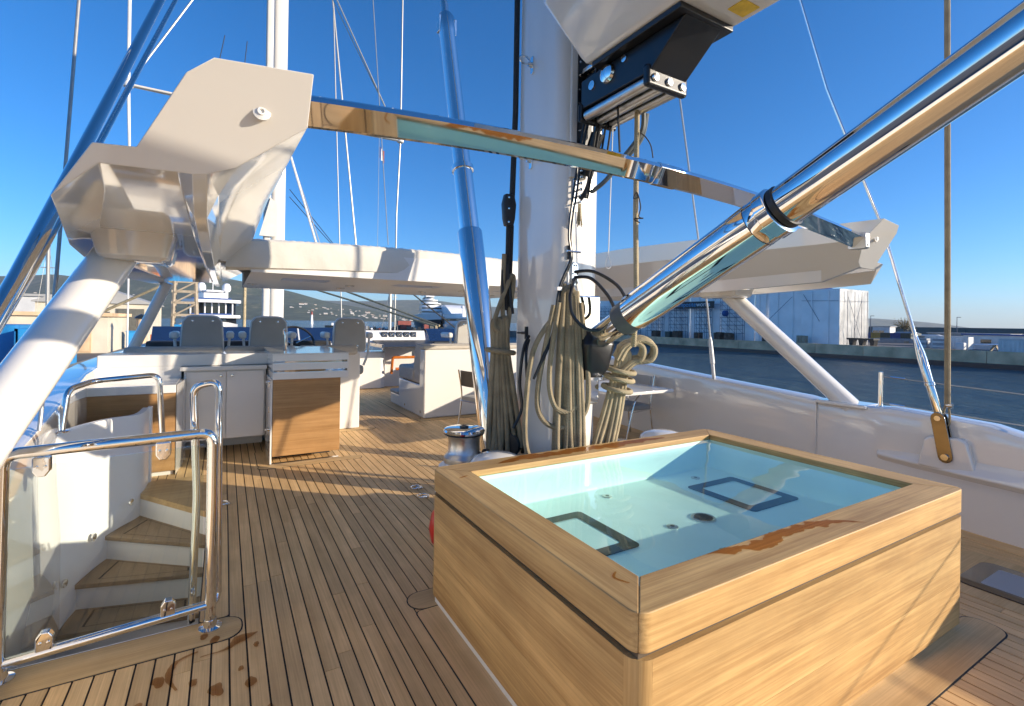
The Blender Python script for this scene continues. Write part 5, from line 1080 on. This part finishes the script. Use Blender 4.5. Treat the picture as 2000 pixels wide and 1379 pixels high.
for y in (30.5, 27.5): MB().prism([(y-0.7, QZ), (y-0.5, QZ), (y, QZ+1.0), (y+0.5, QZ), (y+0.7, QZ), (y+0.1, QZ+1.2), (y-0.1, QZ+1.2)], 0, 112.6, 113.4).build('trestle', 'timber', t)
# cradles, boats and clutter farther back
for i in range(26):
    x = rr.uniform(150, 260); y = 62-rr.random()*52 + (x-150)*0.25; h = rr.uniform(1.0, 2.9)
    t = thing('stored_gear', 'pale shrouded gear stored on the far quay among the containers', 'stored gear', (x, y, QZ), 'gear stored on the far quay')
    a = rr.uniform(2, 5); c = ('c_white', 'c_grey', 'wrap', 'shed_dark')[i % 4]
    MB().loft([[(x-1.5*k, y-a*k, z), (x+1.5*k, y-a*k, z), (x+1.5*k, y+a*k, z), (x-1.5*k, y+a*k, z)] for z, k in ((QZ, 1.0), (QZ+h*0.7, 1.0), (QZ+h, 0.55))]).build('cover', c, t, smooth=0)
    MB().box(x-1.7, x+1.7, y-a*0.7, y-a*0.5, QZ-0.01, QZ+h*0.4).build('chock', 'timber', t)
for i in range(6):
    t = thing('concrete_tetrapod', 'dark breakwater block heaped in the yard near the right edge', 'concrete block', (205+i, 38-i*4.2, QZ), 'dark blocks heaped at the right edge'); x, y = 205+i, 44-i*5.0
    zz = QZ+3.6+(0.8 if i > 2 else 0)
    for d in ((1, 0, .4), (-.5, .9, .4), (-.5, -.9, .4), (0, 0, 1.2)): MB().tube([(x, y, zz), (x+d[0]*1.6, y+d[1]*1.6, zz+d[2]*1.3-0.6)], [0.9, 0.6], 7).build('arm', 'hull_dark', t)
    MB().box(x-2, x+2, y-2, y+2, QZ, zz-0.6).build('plinth', 'shed_dark', t)
bwk = thing('breakwater', 'long dark breakwater wall closing the yard below the horizon', 'breakwater', (330, 80, QZ))
for i in range(12): MB().prism([(326, -7), (345, -7), (341, 2.75), (330, 2.75)], 1, 190-i*30, 190-(i+1)*30+0.15).build('segment', 'shed_dark', bwk, smooth=0)
for x, y, lb in ((284, 123.5, 'thin lamp post on the yard just right of the shed'), (322, 101.3, 'thin lamp post beside the tan hanging rope')):
    t = thing('lamp_post', lb, 'lamp post', (x, y, QZ))
    MB().tube([(x, y, QZ), (x, y, 8.0)], [0.22, 0.12], 6).build('pole', 'scaffold', t); MB().box(x-0.2, x+0.2, y-1.6, y+0.1, 7.9, 8.15).build('lantern', 'scaffold', t)
tt = thing('bare_tree', 'small yellowish tree beyond the containers', 'tree', (250, 96, QZ))
trunk = MB().tube([(250, 96, QZ), (250, 96, 2.0)], [0.5, 0.3], 6); crown = MB()
for i in range(40):
    d = Vector((rr.gauss(0, 1), rr.gauss(0, 1), abs(rr.gauss(0.9, 0.6)))).normalized(); p = Vector((250, 96, 1.5)); e = p+Vector((d.x*4.2, d.y*4.2, d.z*5.0)); trunk.tube([p, L(p, e, .5)+Vector((0, 0, .4)), e], [0.16, 0.08, 0.03], 4)
    for k in range(16):
        c = L(p, e, rr.uniform(0.4, 1.05))+Vector((rr.gauss(0, .5), rr.gauss(0, .5), rr.gauss(0, .4))); s = 0.22
        crown.add([c+Vector((-s, 0, rr.uniform(-s, s))), c+Vector((s, rr.uniform(-s, s), 0)), c+Vector((0, s, s))], [(0, 1, 2)])
trunk.build('trunk', 'twig', tt); crown.build('crown', 'leaf', tt, smooth=0)

# ------------------------------------------------------------------ quay and yard on the left
ql = MB().box(-320, -4.5, -150, 128, -7, QZ).build('quay', 'asphalt', kind='structure', smooth=0)
for i in range(28): MB().box(-4.8, -4.2, -40+i*6+0.03, -40+i*6+5.97, -7, QZ+0.22).build('facing_block', 'concrete', ql, smooth=0)
MB().box(-9.5, -5.0, 38, 66, QZ, QZ+0.15).build('kerb_step', 'timber', ql)
def shed(name, label, x0, x1, y0, y1, h, wallm, roofm, flat=True, ridge=1.5, door=None):
    t = thing(name, label, 'building', ((x0+x1)/2, (y0+y1)/2, QZ))
    w = MB().box(x0, x1, y0, y1, QZ, QZ+h).build('wall', wallm, t, smooth=0)
    if flat: MB().box(x0-0.3, x1+0.3, y0-0.3, y1+0.3, QZ+h, QZ+h+0.35).build('roof', roofm, t, smooth=0)
    else: MB().prism([(x0-0.3, QZ+h), (x1+0.3, QZ+h), (x1+0.3, QZ+h+0.15), ((x0+x1)/2, QZ+h+ridge), (x0-0.3, QZ+h+0.15)], 1, y0-0.3, y1+0.3).build('roof', roofm, t, smooth=0)
    for q in (door or ()):
        d = MB().box(q[0], q[1], y0-0.08, y0, QZ+q[2], QZ+q[3]).build('door' if q[2] < 0.1 else 'window', q[4], t); MB().box(q[0]+0.15, q[1]-0.15, y0-0.12, y0-0.08, QZ+q[2]+0.15, QZ+q[3]-0.15).build('leaf' if q[2] < 0.1 else 'pane', q[4], d)
    return t
shed('workshop', 'cream low workshop with a flat concrete roof on the left quay', -32, -10.0, 62, 74, 3.6, 'cream_wall', 'concrete', door=((-13.2, -11.2, 0.05, 2.6, 'concrete'), (-22.5, -20, 0.05, 2.6, 'roof_grey'), (-27, -24.5, 0.05, 2.8, 'cream_wall')))
shed('workshop', 'white upper storey building behind the cream workshop', -44, -22, 95, 110, 6.3, 'c_white', 'roof_grey', door=((-36, -31, 3.0, 5.5, 'roof_grey'),))
t = shed('boat_shed', 'grey gabled boat shed with an open dark front beyond the cream workshop', -19, -8.4, 77, 92, 5.2, 'cream_wall', 'roof_grey', flat=False, ridge=2.2, door=((-18, -12.2, 0.05, 4.2, 'shed_dark'), (-11.6, -8.8, 0.05, 4.6, 'shed_dark')))
shed('workshop', 'long pale hall far behind at the left edge', -90, -52, 110, 130, 5.0, 'c_white', 'roof_grey')
t = container('shipping_container', 'bright blue skip container at the left edge below the strut', -19.0, 46.5, 6.5, 'c_cyan', 'blue containers on the left quay', h=2.9, w=6.5)
t = container('shipping_container', 'bright blue skip container beside the first at the left edge', -11.9, 44.5, 3.5, 'c_cyan', 'blue containers on the left quay', h=2.7, w=2.4)
for i, (x, y, w, h, c, lb) in enumerate(((-9.0, 70, 1.1, 1.9, 'c_cyan', 'small blue bin beside the pole with a conical cap'), (-6.6, 86, 1.6, 2.0, 'c_cyan', 'blue bin farther along the left quay'), (-9.6, 88, 2.4, 1.5, 'c_orange', 'orange crate beside the dark parked van'), (-7.7, 80, 1.4, 1.2, 'c_orange', 'orange crate near the blue bin'), (-5.6, 92, 2.2, 2.4, 'c_cyan', 'blue crate below the timber tower'))):
    t = thing('storage_bin', lb, 'bin', (x, y, QZ)); MB().box(x-w/2, x+w/2, y-w/2, y+w/2, QZ, QZ+h).build('body', c, t, bevel=0.06); MB().box(x-w/2-0.05, x+w/2+0.05, y-w/2-0.05, y+w/2+0.05, QZ+h, QZ+h+0.12).build('lid', c, t, bevel=0.03)
t = thing('parked_van', 'dark blue van parked on the left quay behind the pole', 'van', (-10.5, 82, QZ))
MB().prism([(79.5, QZ+0.5), (85.5, QZ+0.5), (85.5, QZ+2.3), (80.8, QZ+2.4), (79.8, QZ+1.5)], 0, -12.5, -10.2).build('body', 'c_blue', t, bevel=0.1, seg=3)
MB().prism([(79.9, QZ+1.5), (81.0, QZ+2.25), (83.5, QZ+2.2), (83.5, QZ+1.5)], 0, -10.19, -10.17).build('side_window', 'dark_glass', t)
for y in (80.6, 84.4):
    for x in (-12.5, -10.3): MB().lathe([(0.38, 0), (0.38, 0.2)], (x, y, QZ+0.38), (1, 0, 0), 14).build('wheel', 'black_plastic', t)
t = thing('mooring_pole', 'dark quay pole with a conical cap near the cream workshop', 'pole', (-7.3, 62, QZ))
MB().tube([(-7.3, 62, QZ), (-7.3, 62, 1.5)], 0.42, 12).build('pole', 'concrete', t); MB().lathe([(0.62, 0), (0.5, 0.2), (0.05, 0.45)], (-7.3, 62, 1.45), n=14).build('cap', 'hull_dark', t)
tw_ = thing('timber_tower', 'tall timber braced tower rising left of the motor yacht', 'tower', (-5.5, 96, QZ))
for x in (-7.0, -4.2):
    for y in (95, 97): MB().tube([(x-0.3 if x < -6 else x+0.3, y, QZ), (x, y, 7.6)], 0.28, 6).build('post', 'timber', tw_)
for z in (-0.2, 1.8, 3.8, 5.6, 7.2): MB().box(-7.4, -3.8, 94.8, 95.1, z, z+0.4).build('beam', 'timber', tw_)
for i, z in enumerate((0.0, 2.0, 4.0, 5.6)):
    a, b = ((-7.0, 94.8, z), (-4.2, 94.8, z+1.8)); a2, b2 = (-4.2, 94.8, z), (-7.0, 94.8, z+1.8)
    MB().tube([a, b], 0.16, 5).build('brace', 'timber', tw_)
# ------------------------------------------------------------------ yachts
my = thing('motor_yacht', 'white motor yacht seen bow on behind the leftmost helm seat', 'motor yacht', (-2.1, 112, SEA_Z))
def deckslab(w, y0, y1, z0, z1, name, mt, parent, nose=2.0, cx=-2.1):
    return MB().prism([(cx-w*0.55, y0), (cx+w*0.55, y0), (cx+w, y0+nose), (cx+w, y1), (cx-w, y1), (cx-w, y0+nose)], 2, z0, z1).build(name, mt, parent, bevel=0.12, seg=2)
MB().loft([[(-2.1-w, y, z), (-2.1+w, y, z), (-2.1+w*k, y, SEA_Z-0.4), (-2.1-w*k, y, SEA_Z-0.4)] for y, w, z, k in ((92, 0.15, 1.2, 0.2), (97, 2.6, 0.9, 0.3), (104, 4.2, 0.5, 0.7), (128, 4.4, 0.2, 0.9))]).build('hull', 'hull_white', my, smooth=40)
for w, y0, z0, z1, nm, mt in ((4.0, 104, 0.3, 1.6, 'cabin', 'dark_glass'), (4.6, 102.5, 1.6, 2.2, 'deck_edge', 'hull_white'), (3.9, 106, 2.2, 4.4, 'wheelhouse', 'dark_glass'), (4.7, 104, 4.4, 5.0, 'roof_edge', 'hull_white'), (2.6, 109, 5.0, 6.4, 'flybridge', 'hull_white'), (1.9, 110, 6.6, 7.0, 'radar_arch', 'hull_white')):
    deckslab(w, y0, 124, z0, z1, nm, mt, my)
for i in range(7):
    x = -5.4+i*1.1; MB().tube([(x, 105.8, 2.2), (x, 106.0, 4.4)], 0.13, 6).build('mullion', 'hull_white', my)
for z in (2.2, 5.0): MB().box(-5.2, 1.0, 104.5, 106, z, z+0.25).build('deck_cushion', 'c_blue', my, bevel=0.08)
for x in (-4.0, 0.2):
    MB().tube([(x, 112, 6.2), (x, 112, 6.9)], 0.3, 8).build('dome_stem', 'hull_white', my)
    MB().lathe([(0.0, 0.0), (0.6, 0.1), (0.8, 0.6), (0.75, 1.2), (0.45, 1.65), (0, 1.8)], (x, 112, 6.7), n=18).build('radar_dome', 'hull_white', my)
MB().tube([(-2.1, 112, 6.9), (-2.1, 112, 9.8)], 0.08, 6).build('antenna', 'hull_white', my)
MB().lathe([(0.4, 0), (0.4, 0.05)], (-2.1, 101, 0.75), n=12).build('winch', 'steel', my)
MB().lathe([(0.75, 0), (0.7, 0.15), (0.3, 0.18)], (-0.5, 103.9, 1.0), (0, -1, 0), 18).build('searchlight', 'dark_glass', my)
ex = thing('explorer_yacht', 'large white yacht with a dark lower hull in the distant dry dock', 'yacht', (117, 315, SEA_Z))
MB().loft([[(117-w+d, y, zt), (117+w+d, y, zt), (117+w*k+d, y, zb_), (117-w*k+d, y, zb_)] for y, w, zt, zb_, k, d in ((298, 0.6, 7.5, 3, 0.3, 4), (306, 6.5, 6.5, 2.5, 0.85, 3), (330, 9.5, 6, 2.5, 0.95, 6), (370, 9.5, 6, 2.5, 0.95, 19))]).build('upper_hull', 'hull_white', ex, smooth=40)
MB().loft([[(117-w+d, y, zt), (117+w+d, y, zt), (117+w*k+d, y, zb_), (117-w*k+d, y, zb_)] for y, w, zt, zb_, k, d in ((299, 0.4, 3, -3, 0.3, 4), (306, 5.5, 2.5, -4, 0.5, 3), (330, 9, 2.5, -4.4, 0.7, 6), (370, 9, 2.5, -4.4, 0.8, 19))]).build('lower_hull', 'hull_dark', ex, smooth=40)
for i, (w, y0, z0) in enumerate(((8.5, 308, 6.2), (8.0, 312, 8.8), (7.2, 316, 11.4), (5.8, 321, 14.0), (3.5, 325, 16.4))):
    d = 4.0+i*0.9
    for a, b, nm, mt in ((0, 1.2, 'bulwark_band', 'hull_white'), (1.2, 2.1, 'window_band', 'dark_glass'), (2.1, 2.6, 'deck_band', 'hull_white')):
        k = 0.96 if nm == 'window_band' else 1.0
        pts = [(117+d+w*k*math.sin(q), y0+5-5*k*math.cos(q)) for q in [(-1+j/5)*1.35 for j in range(11)]]
        MB().prism(pts+[(117+d+w*k+9, y0+34), (117+d-w*k+9, y0+34)], 2, z0+a, z0+b).build(nm, mt, ex, smooth=40)
MB().box(121, 127, 326, 330, 18.8, 19.8).build('mast_platform', 'hull_white', ex)
for x in (119, 124, 128.5): MB().lathe([(0, 0), (1.2, 0.5), (1.3, 1.4), (0.7, 2.4), (0, 2.6)], (x, 328, 19.2), n=14).build('radar_dome', 'hull_white', ex); 
for x in (117, 126): MB().tube([(x, 328, 18), (x, 328, 24)], 0.15, 5).build('antenna', 'hull_white', ex)
y2 = thing('moored_yacht', 'white yacht with a long window at the right of the distant dry dock', 'yacht', (110, 238, SEA_Z))
MB().loft([[(110-w+d, y, z), (110+w+d, y, z), (110+w*0.8+d, y, SEA_Z), (110-w*0.8+d, y, SEA_Z)] for y, w, z, d in ((215, 0.3, 1.5, -6), (224, 3.5, 1.0, -3.5), (245, 5, 0.5, 0), (275, 5, 0.2, 8))]).build('hull', 'hull_white', y2, smooth=40)
for w, a, z0, z1, nm, mt in ((4.2, 228, 0.6, 2.0, 'cabin', 'hull_white'), (4.0, 230, 2.0, 3.3, 'window_band', 'dark_glass'), (4.2, 229, 3.3, 4.2, 'roof', 'hull_white'), (3.0, 236, 4.2, 6.0, 'flybridge', 'hull_white')):
    MB().prism([(109.5-w*0.5, a), (110.5+w*0.5, a+1), (112+w, a+8), (116+w, a+30), (112-w, a+30), (109-w, a+8)], 2, z0, z1).build(nm, mt, y2, bevel=0.1)
MB().tube([(112, 245, 6), (112, 245, 9)], 0.2, 6).build('mast', 'hull_white', y2); MB().lathe([(0, 0), (0.8, 0.3), (0.9, 1.0), (0.4, 1.7), (0, 1.8)], (112, 245, 8.8), n=12).build('radar_dome', 'hull_white', y2)
y3 = thing('sheeted_yacht', 'pale yacht hull under sheeting behind the moored yacht', 'yacht', (132, 300, SEA_Z))
MB().loft([[(132-w+d, y, 3+h), (132+w+d, y, 3+h), (132+w+d, y, -3), (132-w+d, y, -3)] for y, w, h, d in ((285, 3, 1, -4), (292, 6, 7, -3), (300, 8, 9.5, 0), (340, 8, 10, 10))]).build('sheeting', 'wrap', y3, smooth=30)
MB().box(124, 142, 296, 340, -4.6, -3).build('cradle', 'shed_dark', y3)
# floating dock and jetty under them
fd_ = thing('floating_dock', 'dark floating dock platform beneath the large distant yacht', 'dock', (108, 300, SEA_Z))
MB().box(84, 140, 282, 380, -6, -3.2).build('pontoon', 'hull_dark', fd_); 
for i in range(14): 
    x = 86+i*3.6; MB().box(x, x+rr.uniform(1.5, 3), 282.5, 285, -3.2, -3.2+rr.uniform(0.8, 3.0)).build('deck_gear', ('hull_dark', 'c_red', 'shed_dark', 'timber')[i % 4], fd_)
MB().box(88, 96, 283, 288, -3.2, 1.6).build('control_cabin', 'c_red', fd_)
jt = thing('jetty', 'long low jetty crowded with small craft in the middle distance', 'jetty', (80, 300, SEA_Z))
MB().box(58, 105, 296, 302, -6, -3.4).build('deck', 'concrete', jt)
for i in range(15):
    x = 60+i*2.6; MB().tube([(x, 296, -6), (x, 296, -2.4)], 0.25, 6).build('pile', 'shed_dark', jt)
for i in range(22):
    x = 56+i*1.75; y = 292+rr.uniform(-3, 2); z = SEA_Z
    t = thing('workboat', 'small dark workboat crowded along the distant jetty', 'workboat', (x, y, z), 'workboats along the distant jetty')
    a = rr.uniform(0.8, 1.1)
    MB().loft([[(x-0.2*a, yy, z+0.9), (x+w*a, yy, z+0.9), (x+w*0.6*a, yy, z-0.2), (x-0.2*a, yy, z-0.2)] if False else [(x-w*a, yy, z+0.9), (x+w*a, yy, z+0.9), (x+w*0.6*a, yy, z-0.2), (x-w*0.6*a, yy, z-0.2)] for yy, w in ((y-3, 0.1), (y-1.5, 0.8), (y+2.5, 0.9))]).build('hull', ('hull_dark', 'shed_dark', 'hull_dark', 'hull_white')[i % 4], t, smooth=0)
    MB().box(x-0.5*a, x+0.5*a, y-0.5, y+1.5, z+0.9, z+0.9+rr.uniform(0.8, 2.2)).build('cabin', ('shed_dark', 'hull_white', 'hull_dark', 'c_red', 'c_grey')[i % 5], t)
for x, y, h, lb in ((91, 300, 16, 'tall floodlight mast left of the large distant yacht'),):
    t = thing('floodlight_mast', lb, 'floodlight', (x, y, -3.4)); MB().tube([(x, y, -3.4), (x, y, h)], [0.3, 0.16], 6).build('pole', 'wire', t); MB().box(x-1.4, x+1.4, y-0.3, y+0.3, h, h+0.5).build('lantern', 'wire', t)
t = thing('mast', 'bare grey mast of a boat moored beyond the gauge panel', 'mast', (25, 100, -5)); MB().tube([(30.5, 104, -5), (30.5, 104, 8.5)], 0.35, 8).build('spar', 'wire', t)
for s in (-2.5, 2.5): MB().tube([(30.5, 104, 8.4), (30.5+s, 104, -4)], 0.05, 5).build('shroud', 'wire', t)
t = thing('beacon', 'small white beacon tower with a red top on the far water', 'beacon', (96, 760, SEA_Z)); MB().tube([(100, 700, SEA_Z), (100, 700, 8)], [2.0, 1.2], 10).build('tower', 'hull_white', t); MB().lathe([(2, 0), (2, 0.6), (1.2, 0.8), (1.2, 3), (0.2, 4.5)], (100, 700, 8), n=10).build('lantern', 'c_red', t)
t = thing('small_boat', 'small dark boat far out on the bay', 'boat', (52, 420, SEA_Z)); MB().loft([[(x, 420-w, SEA_Z+1.6), (x, 420+w, SEA_Z+1.6), (x, 420+w*0.5, SEA_Z-0.3), (x, 420-w*0.5, SEA_Z-0.3)] for x, w in ((70, 0.3), (73, 1.5), (79, 1.6))]).build('hull', 'hull_dark', t); MB().box(75, 77.5, 419, 421, SEA_Z+1.5, SEA_Z+3.6).build('cabin', 'hull_white', t)

# ------------------------------------------------------------------ far shore
def ridge(name, pts, front, seed, zscale=1.0, rows=26, sub=8):
    pp = smoothpath(pts, sub); secs = []
    for p in pp:
        q = []
        for j in range(rows+1):
            t = j/rows; s = front+(1-front)*t
            x, y = p.x*s, p.y*s
            hgt = p.z*(t**1.25)
            nn = noise.fractal(Vector((x*0.0016+seed, y*0.0016, 0)), 1.0, 2.1, 6)
            q.append((x, y, SEA_Z+max(0, hgt*(1+0.28*nn*math.sin(math.pi*min(1, t*1.02)))) + (6 if 0.02 < t < 0.1 else 0)*t))
        secs.append(q)
    return MB().loft(secs, False, False).build(name, 'forest', kind='structure', smooth=180)
ridge('hills', [(-4200, 6800, 300), (-2600, 6100, 330), (-1586, 5563, 318), (-1226, 5352, 338), (-1010, 5226, 325), (-758, 5078, 382), (-398, 4868, 384), (0, 4640, 330), (432, 4382, 238), (722, 4212, 152), (950, 4080, 110), (1154, 3959, 60), (1400, 3800, 15)], 0.62, 1.0)
ridge('hills', [(-6000, 9500, 380), (-3400, 9300, 405), (-2000, 9200, 400), (400, 8600, 330), (1700, 7900, 300), (2300, 7600, 330), (2954, 7540, 345), (3460, 7240, 275), (4200, 6700, 230), (5200, 6200, 120)], 0.72, 5.0)
ridge('hills', [(8200, 3800, 60), (9009, 3997, 165), (9500, 3750, 150), (10018, 3406, 106), (10600, 3100, 30)], 0.8, 9.0)
# houses on the far shore
rr = random.Random(21)
def hill_house(x, y, z, s, i):
    t = thing('house', 'small pale house on the far shore of the bay', 'house', (x, y, z), 'houses on the far shore')
    w = s*rr.uniform(0.8, 1.6)
    MB().box(x-w, x+w, y-s*0.6, y+s*0.6, z-8, z+s*0.55).build('wall', 'house', t, smooth=0)
    MB().prism([(y-s*0.7, z+s*0.55), (y+s*0.7, z+s*0.55), (y, z+s*0.8)], 0, x-w*1.05, x+w*1.05).build('roof', 'house_roof' if rr.random() < 0.5 else 'house', t, smooth=0)
bpy.context.view_layer.update()
dg = bpy.context.evaluated_depsgraph_get()
hills_o = [o for o in bpy.data.objects if o.name.startswith('hills')]
cnt = 0
for k in range(400):
    if cnt >= 90: break
    u = rr.random()
    px = 560+rr.random()**0.8*330 if u < 0.72 else rr.uniform(0, 360)
    d = rr.uniform(2900, 3500) if u < 0.72 else rr.uniform(3200, 4300)
    uu = (px-1000)/958.6; dirv = fw+rt*uu; x, y = dirv.x*d, dirv.y*d
    hit = None
    for o in hills_o[:1]:
        r_ = o.ray_cast(Vector((x, y, 2000)), Vector((0, 0, -1)))
        if r_[0]: hit = r_[1].z
    if hit is None or hit > 150 or hit < SEA_Z+1: continue
    hill_house(x, y, hit, rr.uniform(3.5, 7) if rr.random() < 0.85 else rr.uniform(8, 12), k); cnt += 1

# ------------------------------------------------------------------ sea air between the boat and the far shore
m, n, l, b = newmat('haze'); n.remove(b)
pv = n.new('ShaderNodeVolumePrincipled'); pv.inputs['Color'].default_value = (0.80, 0.88, 1.0, 1); pv.inputs['Density'].default_value = 0.000045; pv.inputs['Anisotropy'].default_value = 0.0
l.new(pv.outputs[0], n['Material Output'].inputs['Volume'])
hz = MB().box(-12000, 14000, -4000, 12000, -8.5, 425).build('haze', 'haze', kind='stuff', smooth=0)
